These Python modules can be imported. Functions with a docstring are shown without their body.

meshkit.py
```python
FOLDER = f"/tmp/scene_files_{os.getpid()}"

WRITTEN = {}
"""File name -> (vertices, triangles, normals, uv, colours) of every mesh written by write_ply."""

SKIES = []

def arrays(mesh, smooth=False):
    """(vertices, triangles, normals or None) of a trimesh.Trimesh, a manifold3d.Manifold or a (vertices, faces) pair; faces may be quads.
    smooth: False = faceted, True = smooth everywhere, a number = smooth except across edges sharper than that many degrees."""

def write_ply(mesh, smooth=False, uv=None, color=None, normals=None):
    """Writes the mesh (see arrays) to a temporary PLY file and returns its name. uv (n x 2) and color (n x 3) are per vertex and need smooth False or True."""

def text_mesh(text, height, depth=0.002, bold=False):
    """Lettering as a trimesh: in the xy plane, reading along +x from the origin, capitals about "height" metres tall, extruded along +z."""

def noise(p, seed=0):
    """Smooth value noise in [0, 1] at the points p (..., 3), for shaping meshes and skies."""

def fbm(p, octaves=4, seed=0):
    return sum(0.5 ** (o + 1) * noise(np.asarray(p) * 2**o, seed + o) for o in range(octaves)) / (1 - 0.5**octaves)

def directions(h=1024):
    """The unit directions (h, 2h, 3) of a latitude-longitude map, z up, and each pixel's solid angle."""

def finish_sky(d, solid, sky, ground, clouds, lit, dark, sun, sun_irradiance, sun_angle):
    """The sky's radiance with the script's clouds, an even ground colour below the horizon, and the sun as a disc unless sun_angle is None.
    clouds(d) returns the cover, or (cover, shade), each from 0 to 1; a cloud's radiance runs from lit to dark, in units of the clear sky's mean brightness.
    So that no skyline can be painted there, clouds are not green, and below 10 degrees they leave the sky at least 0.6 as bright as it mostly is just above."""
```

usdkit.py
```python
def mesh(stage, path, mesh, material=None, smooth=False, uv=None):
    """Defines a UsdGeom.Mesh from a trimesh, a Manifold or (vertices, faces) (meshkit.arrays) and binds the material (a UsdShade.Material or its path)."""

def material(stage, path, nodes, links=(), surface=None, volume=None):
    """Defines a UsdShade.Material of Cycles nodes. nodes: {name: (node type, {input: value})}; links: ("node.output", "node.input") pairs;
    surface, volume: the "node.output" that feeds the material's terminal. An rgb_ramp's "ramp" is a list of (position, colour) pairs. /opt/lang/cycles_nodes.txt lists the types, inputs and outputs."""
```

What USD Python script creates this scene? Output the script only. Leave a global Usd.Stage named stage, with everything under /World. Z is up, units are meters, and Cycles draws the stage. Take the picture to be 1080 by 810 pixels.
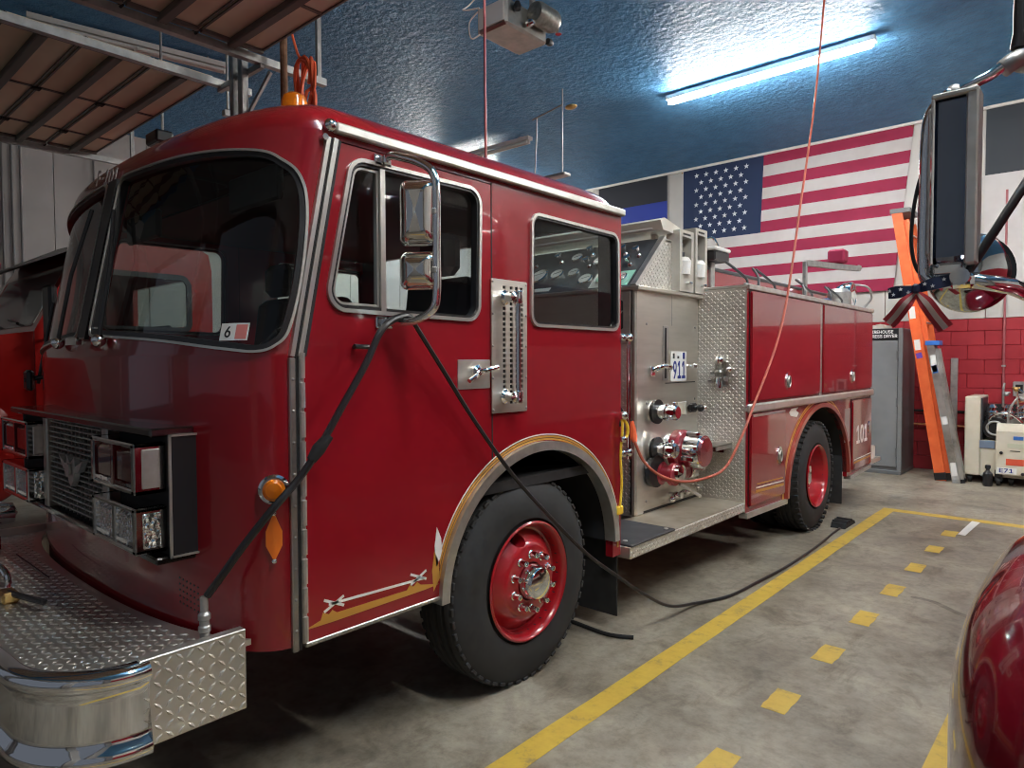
import math, random, sys
import numpy as np, trimesh
import manifold3d as m3
import shapely, shapely.affinity as aff
from shapely.geometry import Polygon, MultiPolygon, box as sbox, Point, LineString
from shapely.ops import unary_union
from pxr import Usd, UsdGeom, UsdShade, UsdLux, Sdf, Gf, Vt
import usdkit, meshkit

random.seed(7); RNG = np.random.default_rng(7)
stage = Usd.Stage.CreateInMemory()
UsdGeom.SetStageUpAxis(stage, 'Z'); UsdGeom.SetStageMetersPerUnit(stage, 1.0)
UsdGeom.Xform.Define(stage, '/World')

# ------------------------------------------------------------------ camera, exposure, ambient
YAW, PIT, ROL = map(math.radians, (41.568, -1.933, -0.2046))
fw = np.array([-math.sin(YAW)*math.cos(PIT), math.cos(YAW)*math.cos(PIT), math.sin(PIT)])
rt = np.cross(fw, [0, 0, 1]); rt /= np.linalg.norm(rt); up = np.cross(rt, fw)
c_, s_ = math.cos(ROL), math.sin(ROL); rt, up = c_*rt + s_*up, -s_*rt + c_*up
CAM = np.array([2.123, -2.545, 1.60])
cam = UsdGeom.Camera.Define(stage, '/World/camera')
M = np.eye(4); M[0, :3], M[1, :3], M[2, :3], M[3, :3] = rt, up, -fw, CAM
cam.AddTransformOp().Set(Gf.Matrix4d(*M.ravel().tolist()))
cam.CreateHorizontalApertureAttr(36.0); cam.CreateVerticalApertureAttr(27.0)
cam.CreateFocalLengthAttr(36.0*712.8/1080); cam.CreateClippingRangeAttr((0.05, 200.0))
cam.CreateExposureAttr(3.55)
TUBE_POWER = 17.0           # radiance of the lit fluorescent tubes
dome = UsdLux.DomeLight.Define(stage, '/World/night_sky')
dome.CreateColorAttr(Gf.Vec3f(0.55, 0.62, 0.75)); dome.CreateIntensityAttr(0.006)

# ------------------------------------------------------------------ materials
LK = '/World/Looks'; UsdGeom.Scope.Define(stage, LK)
def mat(name, nodes, links=(), surface='p.BSDF'):
    return usdkit.material(stage, f'{LK}/{name}', nodes, list(links), surface=surface)
def plain(name, col, rough=.5, metal=0., coat=0., spec=.5, **k):
    d = dict(base_color=col, roughness=rough, metallic=metal, coat_weight=coat, specular_ior_level=spec); d.update(k)
    return mat(name, {'p': ('principled_bsdf', d)})
def noisy(name, a, b, scale=6, rough=.5, r2=None, metal=0., bump=0., bscale=None, stretch=(1,1,1), coat=0., detail=4, lo=.35, hi=.65, dist=.02, spec=.5):
    n = {'g': ('geometry', {}), 'm': ('mapping', {'scale': stretch}), 'n': ('noise_texture', {'scale': scale, 'detail': detail, 'roughness': .6}),
         'r': ('rgb_ramp', {'ramp': [(lo, a), (hi, b)]}), 'p': ('principled_bsdf', {'metallic': metal, 'roughness': rough, 'coat_weight': coat, 'specular_ior_level': spec})}
    l = [('g.position', 'm.vector'), ('m.vector', 'n.vector'), ('n.fac', 'r.fac'), ('r.color', 'p.base_color')]
    if r2 is not None:
        n['q'] = ('map_range', {'from_min': .3, 'from_max': .7, 'to_min': rough, 'to_max': r2}); l += [('n.fac', 'q.value'), ('q.result', 'p.roughness')]
    if bump:
        n['n2'] = ('noise_texture', {'scale': bscale or scale*3, 'detail': 3}); n['b'] = ('bump', {'strength': bump, 'distance': dist})
        l += [('m.vector', 'n2.vector'), ('n2.fac', 'b.height'), ('b.normal', 'p.normal')]
    return mat(name, n, l)
RED = noisy('red_paint', (.245,.0055,.012), (.275,.007,.014), scale=2.2, rough=.22, coat=.9, bump=.05, bscale=2.5, dist=.02)
RED2 = noisy('door_red_paint', (.235,.005,.012), (.262,.007,.014), scale=2.2, rough=.16, coat=1., bump=.02, bscale=1.5, dist=.02)
MAROON = noisy('maroon_paint', (.16,.004,.012), (.19,.006,.016), scale=2, rough=.14, coat=1.)
BRIGHTRED = noisy('bright_red_paint', (.42,.010,.008), (.47,.014,.010), scale=2, rough=.25, coat=.8)
WHEELRED = noisy('wheel_red', (.36,.008,.014), (.42,.012,.02), scale=9, rough=.25, coat=.8)
CHROME = plain('chrome', (.80,.80,.80), .07, 1.)
MIRRORC = plain('mirror_chrome', (.72,.70,.66), .05, 1.)
STEEL = noisy('brushed_steel', (.66,.63,.56), (.72,.69,.62), scale=3, rough=.36, r2=.44, metal=.92, stretch=(1,1,9))
ALU = noisy('aluminium', (.55,.55,.53), (.68,.67,.64), scale=5, rough=.30, r2=.45, metal=1.)
TREAD = noisy('tread_aluminium', (.64,.62,.57), (.74,.72,.67), scale=4, rough=.34, r2=.46, metal=.9)
DULLALU = noisy('dull_aluminium', (.40,.39,.36), (.52,.50,.46), scale=8, rough=.4, metal=1.)
SILVER = noisy('silver_trim', (.52,.51,.48), (.66,.65,.62), scale=12, rough=.38, metal=.85)
WINTRIM = plain('window_trim', (.62,.61,.57), .3, .8)
RUBBER = noisy('tyre_rubber', (.016,.016,.017), (.030,.030,.030), scale=20, rough=.62, r2=.8, bump=.1, bscale=90, dist=.003)
BLACK = plain('black_plastic', (.014,.014,.016), .35)
MATBLACK = plain('matt_black', (.012,.012,.013), .8)
CHASSIS = noisy('chassis_black', (.010,.010,.010), (.022,.020,.018), scale=7, rough=.7)
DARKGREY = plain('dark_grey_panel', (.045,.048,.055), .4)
VINYL = noisy('dark_vinyl', (.015,.015,.017), (.024,.024,.026), scale=20, rough=.55)
WHITE = plain('white_enamel', (.72,.71,.68), .35)
OFFWHITE = plain('off_white', (.60,.57,.50), .45)
BEIGE = noisy('beige_enamel', (.60,.55,.43), (.66,.61,.50), scale=5, rough=.4)
GOLD = plain('gold_leaf_stripe', (.60,.29,.055), .35, .2)
STRIPEW = plain('white_stripe', (.80,.76,.72), .4)
AMBER = plain('amber_lens', (.85,.22,.01), .12, transmission_weight=.35, ior=1.45)
ORANGE = plain('orange_reflector', (.90,.20,.02), .25)
REDLENS = plain('red_lens', (.09,.004,.005), .1, coat=1.)
LENS = mat('clear_lens', {'g': ('geometry', {}), 'v': ('voronoi_texture', {'scale': 60}), 'b': ('bump', {'strength': .9, 'distance': .01}), 'p': ('principled_bsdf', {'base_color': (.75,.74,.70), 'metallic': .9, 'roughness': .12})},
           [('g.position','v.vector'), ('v.distance','b.height'), ('b.normal','p.normal')])
ORANGEHOSE = plain('orange_hose', (.44,.095,.055), .5)
CORDORANGE = plain('orange_cord', (.92,.16,.06), .45)
YELLOWWEB = plain('yellow_strap', (.85,.55,.04), .5)
LADORANGE = noisy('orange_fibreglass', (.80,.13,.035), (.88,.17,.05), scale=6, rough=.4)
GREYCAB = noisy('grey_enamel', (.19,.20,.21), (.22,.23,.235), scale=3, rough=.35)
GREYSIDE = plain('grey_edge', (.13,.135,.14), .4)
BLUECAP = plain('blue_plastic', (.04,.17,.55), .4)
GALV = noisy('galvanised_steel', (.34,.34,.33), (.46,.46,.45), scale=14, rough=.42, metal=.7)
DOORBACK = noisy('door_backing', (.70,.63,.47), (.76,.69,.53), scale=2, rough=.7)
STRUT = plain('door_strut', (.13,.125,.115), .5, .3)
RUST = noisy('rusty_pipe', (.16,.08,.04), (.24,.13,.08), scale=30, rough=.8)
BRASS = plain('brass', (.55,.36,.14), .3, 1.)
COPPER = plain('copper_pipe', (.70,.30,.14), .35, .9)
SKYBLUE = plain('navy_cloth', (.012,.028,.085), .75)
FLAGRED = noisy('flag_red', (.30,.012,.056), (.34,.016,.066), scale=3, rough=.75)
FLAGWHITE = noisy('flag_white', (.52,.495,.49), (.57,.55,.545), scale=3, rough=.75)
FLAGNAVY = noisy('flag_navy', (.020,.034,.085), (.028,.045,.105), scale=3, rough=.75)
FLAGBLACK = plain('flag_black', (.022,.025,.035), .8)
FLAGBLUE = plain('flag_blue', (.020,.045,.32), .75)
STAR = plain('star_white', (.74,.76,.80), .7)
INK = plain('black_ink', (.012,.012,.015), .5)
BLUEINK = plain('blue_ink', (.015,.03,.22), .5)
REDINK = plain('red_ink', (.65,.03,.03), .5)
PAPER = plain('white_label', (.80,.80,.78), .5)
PURPLE = plain('purple_ink', (.16,.06,.45), .5)
GREYTXT = plain('silver_letter', (.45,.40,.38), .4, .3)
GAUGEG = plain('gauge_green', (.30,.62,.50), .4)
SEATCLOTH = plain('seat_cloth', (.03,.032,.036), .8)
GREENENGINE = noisy('engine_metal', (.20,.20,.18), (.34,.34,.31), scale=18, rough=.4, metal=.7)
def glass(name, tint, ior=1.45):
    """thin pane: clear body, mirror-like outer surface by Fresnel (the exit face only lets light through)"""
    return mat(name, {'t': ('transparent_bsdf', {'color': tint}), 'g': ('glossy_bsdf', {'color': (.95,.95,.95), 'roughness': .01}), 'f': ('fresnel', {'IOR': ior}), 'o': ('geometry', {}), 'i': ('math', {'math_type': 'subtract', 'value1': 1.0}), 'k': ('math', {'math_type': 'multiply'}), 'x': ('mix_closure', {})},
               [('o.backfacing','i.value2'), ('f.fac','k.value1'), ('i.value','k.value2'), ('k.value','x.fac'), ('t.BSDF','x.closure1'), ('g.BSDF','x.closure2')], surface='x.closure')
GLASS = glass('window_glass', (.88,.92,.91)); DGLASS = glass('dark_window_glass', (.80,.82,.84)); WGLASS = glass('windshield_glass', (.80,.84,.83))
TUBE_ON = mat('tube_lit', {'e': ('emission', {'color': (1.0,.965,.90), 'strength': TUBE_POWER})}, surface='e.emission')
TUBE_OFF = plain('tube_unlit', (.75,.75,.74), .25)
# concrete floor: mottled, stained, a little shiny where worn
FLOORM = mat('concrete_floor', {
    'g': ('geometry', {}), 'n1': ('noise_texture', {'scale': 1.5, 'detail': 11, 'roughness': .70}), 'n2': ('noise_texture', {'scale': 14., 'detail': 8, 'roughness': .75}),
    'mp': ('mapping', {'scale': (.9, .5, 1)}), 'n3': ('noise_texture', {'scale': 4.2, 'detail': 10, 'roughness': .72, 'distortion': .6}),
    'r1': ('rgb_ramp', {'ramp': [(.32, (.145,.120,.090)), (.48, (.285,.250,.195)), (.66, (.44,.395,.315))]}),
    'r2': ('rgb_ramp', {'ramp': [(.30, (.55,.53,.50)), (.55, (1,1,1))]}),
    'r3': ('rgb_ramp', {'ramp': [(.33, (.42,.38,.33)), (.47, (1,1,1))]}),
    'm1': ('mix_color', {'blend_type': 'multiply', 'fac': .75}), 'm2': ('mix_color', {'blend_type': 'multiply', 'fac': .7}),
    'q': ('map_range', {'from_min': .3, 'from_max': .7, 'to_min': .38, 'to_max': .62}), 'b': ('bump', {'strength': .12, 'distance': .01}),
    'p': ('principled_bsdf', {'specular_ior_level': .45})},
    [('g.position','n1.vector'), ('g.position','n2.vector'), ('g.position','mp.vector'), ('mp.vector','n3.vector'), ('n1.fac','r1.fac'), ('n2.fac','r2.fac'), ('n3.fac','r3.fac'),
     ('r1.color','m1.a'), ('r2.color','m1.b'), ('m1.result','m2.a'), ('r3.color','m2.b'), ('m2.result','p.base_color'), ('n1.fac','q.value'), ('q.result','p.roughness'), ('n2.fac','b.height'), ('b.normal','p.normal')])
YELLOWP = mat('yellow_floor_paint', {'g': ('geometry', {}), 'n': ('noise_texture', {'scale': 9., 'detail': 7, 'roughness': .7}), 'r': ('rgb_ramp', {'ramp': [(.33, (.36,.25,.08)), (.45, (.60,.40,.055)), (.7, (.68,.47,.07))]}), 'p': ('principled_bsdf', {'roughness': .5})},
    [('g.position','n.vector'), ('n.fac','r.fac'), ('r.color','p.base_color')])
CEILM = mat('blue_ceiling_foam', {'g': ('geometry', {}), 'n': ('noise_texture', {'scale': 6., 'detail': 3}), 'v': ('noise_texture', {'scale': 13., 'detail': 5, 'roughness': .6}), 'n0': ('noise_texture', {'scale': .55, 'detail': 2}),
    'r': ('rgb_ramp', {'ramp': [(.3, (.095,.27,.50)), (.7, (.125,.345,.61))]}), 'b': ('bump', {'strength': .7, 'distance': .05}), 'p': ('principled_bsdf', {'roughness': .36, 'specular_ior_level': .055})},
    [('g.position','n.vector'), ('g.position','v.vector'), ('n.fac','r.fac'), ('r.color','p.base_color'), ('v.fac','b.height'), ('b.normal','p.normal')])
WALLW = noisy('white_wall_panel', (.50,.485,.46), (.55,.535,.51), scale=1.5, rough=.5, bump=.02)
WALLR = noisy('red_painted_block', (.33,.018,.028), (.39,.024,.036), scale=3, rough=.4, bump=.15, bscale=40, dist=.004)
WALLD = plain('red_mortar', (.31,.016,.025), .5)

# ------------------------------------------------------------------ stage helpers
class Node:
    def __init__(s, path, base): s.path, s.base, s.n = path, np.array(base, float), {}
    def name(s, nm):
        k = s.n.get(nm, 0); s.n[nm] = k + 1
        return f'{s.path}/{nm}' if k == 0 else f'{s.path}/{nm}_{k:03d}'
    def add(s, nm, mesh, material, smooth=30, label=None, kind=None):
        p = s.name(nm)
        v, f, n = meshkit.arrays(mesh, smooth)
        m = usdkit.mesh(stage, p, (v - s.base, f), material, False)
        if n is not None:
            m.CreateNormalsAttr(Vt.Vec3fArray.FromNumpy(n.astype(np.float32))); m.SetNormalsInterpolation('vertex')
        pr = m.GetPrim()
        if label: pr.SetCustomDataByKey('label', label)
        if kind: pr.SetCustomDataByKey('kind', kind)
        nd = Node(p, s.base); nd.prim = pr
        return nd
WORLD = Node('/World', (0, 0, 0))
def thing(nm, label, cat, loc=(0,0,0), group=None, kind=None):
    p = WORLD.name(nm); x = UsdGeom.Xform.Define(stage, p); x.AddTranslateOp().Set(Gf.Vec3d(*map(float, loc)))
    pr = x.GetPrim()
    if label: pr.SetCustomDataByKey('label', label)
    if cat: pr.SetCustomDataByKey('category', cat)
    if group: pr.SetCustomDataByKey('group', group)
    if kind: pr.SetCustomDataByKey('kind', kind)
    nd = Node(p, loc); nd.prim = pr
    return nd
def single(nm, mesh, material, label, cat, group=None, smooth=30):
    n = WORLD.add(nm, mesh, material, smooth, label); n.prim.SetCustomDataByKey('category', cat)
    if group: n.prim.SetCustomDataByKey('group', group)
    return n
def copy_of(src, nm, loc, label, cat, group=None, rz=0):
    p = WORLD.name(nm); x = UsdGeom.Xform.Define(stage, p)
    x.AddTranslateOp().Set(Gf.Vec3d(*map(float, loc)))
    if rz: x.AddRotateZOp().Set(rz)
    pr = x.GetPrim(); pr.GetReferences().AddInternalReference(src.path); pr.SetInstanceable(True)
    pr.SetCustomDataByKey('label', label); pr.SetCustomDataByKey('category', cat)
    if group: pr.SetCustomDataByKey('group', group)
    return pr
def structure(nm, mesh, material, smooth=False):
    return WORLD.add(nm, mesh, material, smooth, None, 'structure')

# ------------------------------------------------------------------ mesh helpers
cat = trimesh.util.concatenate
def bx(x0, x1, y0, y1, z0, z1, b=0.0):
    lo, hi = np.minimum([x0,y0,z0],[x1,y1,z1]), np.maximum([x0,y0,z0],[x1,y1,z1])
    if b <= 0:
        m = trimesh.creation.box(hi - lo); m.apply_translation((lo + hi)/2); return m
    b = min(b, (hi - lo).min()*.45); p = []
    for sx in (0,1):
        for sy in (0,1):
            for sz in (0,1):
                c = np.where([sx,sy,sz], hi, lo); d = np.where([sx,sy,sz], -b, b)
                for k in range(3):
                    q = c + d; q[k] = c[k]; p.append(q)
    return trimesh.convex.convex_hull(np.array(p))
def rot(m, axis, deg, c=(0,0,0)):
    m = m.copy(); m.apply_transform(trimesh.transformations.rotation_matrix(math.radians(deg), axis, c)); return m
def mv(m, d): m = m.copy(); m.apply_translation(d); return m
def curve(pts, n=8, closed=False):
    P = np.array(pts, float); k = len(P); out = []
    for i in range(k if closed else k-1):
        if closed: a,b,c,d = P[(i-1)%k],P[i],P[(i+1)%k],P[(i+2)%k]
        else: a,b,c,d = P[max(i-1,0)],P[i],P[i+1],P[min(i+2,k-1)]
        for t in np.linspace(0,1,n,endpoint=False):
            out.append(.5*((2*b)+(-a+c)*t+(2*a-5*b+4*c-d)*t*t+(-a+3*b-3*c+d)*t**3))
    if not closed: out.append(P[-1])
    return np.array(out)
def tube(pts, r, n=10, closed=False):
    P = np.array(pts, float); keep = [0]
    for i in range(1, len(P)):
        if np.linalg.norm(P[i]-P[keep[-1]]) > 1e-5: keep.append(i)
    P = P[keep]; k = len(P); R = np.broadcast_to(np.asarray(r, float), (len(keep),)) if np.ndim(r)==0 else np.asarray(r)[keep]
    T = np.roll(P,-1,0)-np.roll(P,1,0) if closed else np.gradient(P, axis=0)
    if not closed: T[0], T[-1] = P[1]-P[0], P[-1]-P[-2]
    T /= np.maximum(np.linalg.norm(T,axis=1,keepdims=True),1e-9)
    a = np.array([0,0,1.]) if abs(T[0][2])<.9 else np.array([1.,0,0]); N = np.cross(T[0],a); N/=np.linalg.norm(N); V=[]
    th = np.linspace(0,2*np.pi,n,endpoint=False)
    for i in range(k):
        N = N - T[i]*(N@T[i]); N/=np.linalg.norm(N); B=np.cross(T[i],N)
        V.append(P[i]+R[i]*(np.cos(th)[:,None]*N+np.sin(th)[:,None]*B))
    V = np.concatenate(V); F = []
    for i in range(k if closed else k-1):
        j = (i+1)%k
        for q in range(n):
            q2=(q+1)%n; F += [[i*n+q,j*n+q,j*n+q2],[i*n+q,j*n+q2,i*n+q2]]
    if not closed:
        V = np.vstack([V,P[0],P[-1]]); c0,c1=k*n,k*n+1
        for q in range(n):
            q2=(q+1)%n; F += [[c0,q,q2],[c1,(k-1)*n+q2,(k-1)*n+q]]
    m = trimesh.Trimesh(V, np.array(F), process=False)
    if m.volume < 0: m.invert()
    return m
def rod(a, b, r, n=12): return tube([a, b], r, n)
def bar(a, b, w, h, upv=(0,0,1)):
    a, b = np.array(a,float), np.array(b,float); t=(b-a); L=np.linalg.norm(t); t/=L
    u=np.array(upv,float); s=np.cross(t,u); s/=np.linalg.norm(s); u=np.cross(s,t)
    m=trimesh.creation.box((L,w,h)); Tm=np.eye(4); Tm[:3,0],Tm[:3,1],Tm[:3,2],Tm[:3,3]=t,s,u,(a+b)/2
    m.apply_transform(Tm); return m
AX = {'x': np.array([[0,0,1],[1,0,0],[0,1,0]],float), 'y': np.array([[0,1,0],[0,0,1],[1,0,0]],float), 'z': np.eye(3)}
def lathe(prof, axis='z', c=(0,0,0), n=32, ring=False):
    """prof: (radius, height along axis) pairs"""
    P = np.array(prof,float); th=np.linspace(0,2*np.pi,n,endpoint=False); V=[]; k=len(P)
    for r,h in P: V.append(np.stack([r*np.cos(th),r*np.sin(th),0*th+h],1))
    V=np.concatenate(V); F=[]
    for i in range(k-1):
        for q in range(n):
            q2=(q+1)%n; F += [[i*n+q,(i+1)*n+q2,(i+1)*n+q],[i*n+q,i*n+q2,(i+1)*n+q2]]
    if ring:
        for q in range(n):
            q2=(q+1)%n; F += [[(k-1)*n+q,q2,q],[(k-1)*n+q,(k-1)*n+q2,q2]]
    V=np.vstack([V,[0,0,P[0,1]],[0,0,P[-1,1]]])
    for q in range(0 if ring else n):
        q2=(q+1)%n; F += [[k*n,q2,q],[k*n+1,(k-1)*n+q,(k-1)*n+q2]]
    m=trimesh.Trimesh(V@AX[axis].T+np.array(c),np.array(F),process=False); m.merge_vertices(); m.update_faces(m.nondegenerate_faces()); m.remove_unreferenced_vertices()
    if m.volume<0: m.invert()
    return m
def polys(g): return [q for q in getattr(g,'geoms',[g]) if q.geom_type=='Polygon' and q.area>1e-9]
def plate(poly, x0, x1, plane='yz'):
    """extrude a shapely polygon: 'yz' -> between x=x0..x1, 'xz' -> between y, 'xy' -> between z"""
    lo, hi = min(x0,x1), max(x0,x1); out=[]
    for g in polys(poly):
        m = trimesh.creation.extrude_polygon(g, hi-lo, engine='earcut'); v=m.vertices.copy()
        if plane=='yz': m.vertices=np.stack([v[:,2]+lo,v[:,0],v[:,1]],1)
        elif plane=='xz': m.vertices=np.stack([v[:,0],hi-v[:,2],v[:,1]],1)
        else: m.vertices=v+[0,0,lo]
        out.append(m)
    return cat(out) if len(out)>1 else out[0]
def rp(pts, r): return Polygon(pts).buffer(-r).buffer(r, quad_segs=8) if r else Polygon(pts)
def rr(a0,a1,b0,b1,r): return rp([(a0,b0),(a1,b0),(a1,b1),(a0,b1)], r)
def mapped(poly, S, t0, t1, us=(), vs=()):
    """solid sheet over the surface S(u, v, offset) inside the polygon, cut on the lines u in us and v in vs so that it follows the curve"""
    pts, idx, tri = [], {}, []
    def vid(p):
        k=(round(p[0],6),round(p[1],6))
        if k not in idx: idx[k]=len(pts); pts.append(k)
        return idx[k]
    a,b,c,d = poly.bounds
    U=[a-1]+[u for u in us if a<u<c]+[c+1]; V=[b-1]+[v for v in vs if b<v<d]+[d+1]
    for i in range(len(U)-1):
        col = poly.intersection(sbox(U[i],b-1,U[i+1],d+1)) if len(U)>2 else poly
        for j in range(len(V)-1):
            cell = col.intersection(sbox(U[i],V[j],U[i+1],V[j+1])) if len(V)>2 else col
            for g in polys(cell):
                vv,ff=trimesh.creation.triangulate_polygon(g, engine='earcut')
                ids=[vid(p) for p in vv]
                for t in ff:
                    q=[ids[k] for k in t]
                    if len(set(q))==3: tri.append(q)
    P=np.array(pts); tri=np.array(tri)
    e1=P[tri[:,1]]-P[tri[:,0]]; e2=P[tri[:,2]]-P[tri[:,0]]; ar=e1[:,0]*e2[:,1]-e1[:,1]*e2[:,0]
    tri=tri[np.abs(ar)>1e-12]; ar=ar[np.abs(ar)>1e-12]; tri[ar<0]=tri[ar<0][:,::-1]
    A=S(P[:,0],P[:,1],t1); B=S(P[:,0],P[:,1],t0); n=len(P)
    ed={}
    for t in tri:
        for k in range(3):
            e=(t[k],t[(k+1)%3]); r=(e[1],e[0])
            if r in ed: del ed[r]
            else: ed[e]=1
    W=[]
    for (p,q) in ed: W += [[p,p+n,q+n],[p,q+n,q]]
    m=trimesh.Trimesh(np.vstack([A,B]),np.vstack([tri,tri[:,::-1]+n,np.array(W)]),process=False)
    t=m.triangles[:len(tri)]; nn=np.cross(t[:,1]-t[:,0],t[:,2]-t[:,0]).sum(0) ; out=(A-B)
    w=np.einsum('ij,ij->i',np.cross(t[:,1]-t[:,0],t[:,2]-t[:,0]),out[tri[:,0]]).sum()
    if w*(1 if t1>t0 else -1)<0 and t1>t0: m.invert()
    return m
def man(m): return m3.Manifold(m3.Mesh(np.asarray(m.vertices,np.float32),np.asarray(m.faces,np.uint32)))
def unman(q):
    k=q.to_mesh(); return trimesh.Trimesh(k.vert_properties[:,:3],k.tri_verts,process=False)
def diff(a,b): return unman(man(a)-man(b))
def text_on(txt, h, place, depth=.002, bold=True, wide=None):
    m = meshkit.text_mesh(txt, h, depth, bold); v=m.vertices.copy()
    if wide: v[:,0]*=wide/ v[:,0].max()
    m.vertices=place(v[:,0],v[:,1],v[:,2]); return m
def px_(x0,y0,z0): return lambda a,b,c: np.stack([x0+c,y0+a,z0+b],1)      # on a face towards +x
def py_(x0,y0,z0): return lambda a,b,c: np.stack([x0+a,y0-c,z0+b],1)      # on a face towards -y
def lozenges(poly, S, pitch, L, W, h):
    a,b,c,d=poly.bounds; V=[];F=[]; q=poly.buffer(-L*.3); shapely.prepare(q); k=0
    us=np.arange(a+pitch/2,c,pitch); vs=np.arange(b+pitch/2,d,pitch)
    G=[(i,j,u,v) for i,u in enumerate(us) for j,v in enumerate(vs)]
    if not G: return None
    ins=shapely.contains_xy(q,np.array([g[2] for g in G]),np.array([g[3] for g in G]))
    loc=np.array([[L/2,0],[0,W/2],[-L/2,0],[0,-W/2],[L*.28,0],[-L*.28,0]]); hh=np.array([0,0,0,0,h,h])
    FF=np.array([[0,1,4],[1,5,4],[1,2,5],[2,3,5],[3,4,5],[3,0,4]])
    for (i,j,u,v),ok in zip(G,ins):
        if not ok: continue
        t=math.pi/4*(1 if (i+j)%2 else -1); R=np.array([[math.cos(t),-math.sin(t)],[math.sin(t),math.cos(t)]])
        w=loc@R.T+[u,v]; V.append(np.stack([w[:,0],w[:,1],hh],1)); F.append(FF+6*k); k+=1
    V=np.concatenate(V); P=np.empty_like(V)
    for lev in (0.0,h):
        s=V[:,2]==lev; P[s]=S(V[s,0],V[s,1],lev)
    m=trimesh.Trimesh(P,np.concatenate(F),process=False)
    A0=np.cross(m.vertices[m.faces[0][1]]-m.vertices[m.faces[0][0]],m.vertices[m.faces[0][2]]-m.vertices[m.faces[0][0]])
    o=S(V[:1,0],V[:1,1],1.)-S(V[:1,0],V[:1,1],0.)
    if A0@o[0]<0: m.invert()
    return m
def Sx(x0,sg=1): return lambda u,v,d: np.stack([x0+sg*np.asarray(d)+0*np.asarray(u),u,v],-1)     # u=y v=z
def Sy(y0,sg=-1): return lambda u,v,d: np.stack([u,y0+sg*np.asarray(d)+0*np.asarray(u),v],-1)    # u=x v=z
def Sz(z0): return lambda u,v,d: np.stack([u,v,z0+np.asarray(d)+0*np.asarray(u)],-1)
def ball(c,r,s=(1,1,1),sub=2):
    m=trimesh.creation.icosphere(sub,r); m.apply_scale(s); m.apply_translation(c); return m
# ================================================================== SETTING
XL, XR, YB, YF, ZC = -9.2, 7.0, 8.85, -4.6, 5.08
floor = structure('floor', bx(XL-.2,XR+.2,YF-6,YB+.3,-.2,0), FLOORM)
structure('ceiling', bx(XL-.2,XR+.2,YF-.2,YB+.2,ZC,ZC+.2), CEILM)
# painted lines on the floor
def paint_strip(x0,x1,y0,y1,wob=.006,n=30,seed=0):
    r=np.random.default_rng(seed); L=np.linspace(y0,y1,n)
    a=np.stack([x0+wob*(r.random(n)-.5),L],1); b=np.stack([x1+wob*(r.random(n)-.5),L],1)
    return Polygon(np.vstack([a,b[::-1]]))
floor.add('yellow_line', plate(paint_strip(.31,.43,-2.8,5.45,seed=1),0.0005,.002,'xy'), YELLOWP, False)
floor.add('yellow_line', plate(paint_strip(1.60,1.72,-2.6,5.45,seed=2),0.0005,.002,'xy'), YELLOWP, False)
floor.add('yellow_line', plate(sbox(.43,5.42,6.9,5.56).union(sbox(.31,5.45,.43,5.56)),0.0005,.002,'xy'), YELLOWP, False)
for k,y in enumerate(np.arange(-.06,5.2,.685)):
    w=.055; L=.125+.01*math.sin(5*k)
    floor.add('yellow_dash', plate(paint_strip(.985+.008*k-w,.985+.008*k+w,y-L,y+L,.008,6,seed=9+k),0.0005,.002,'xy'), YELLOWP, False)
floor.add('white_tape', plate(Polygon([(1.10,4.75),(1.16,4.73),(1.19,5.42),(1.12,5.44)]),0.0022,.003,'xy'), PAPER, False, 'white strip of tape')
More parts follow.
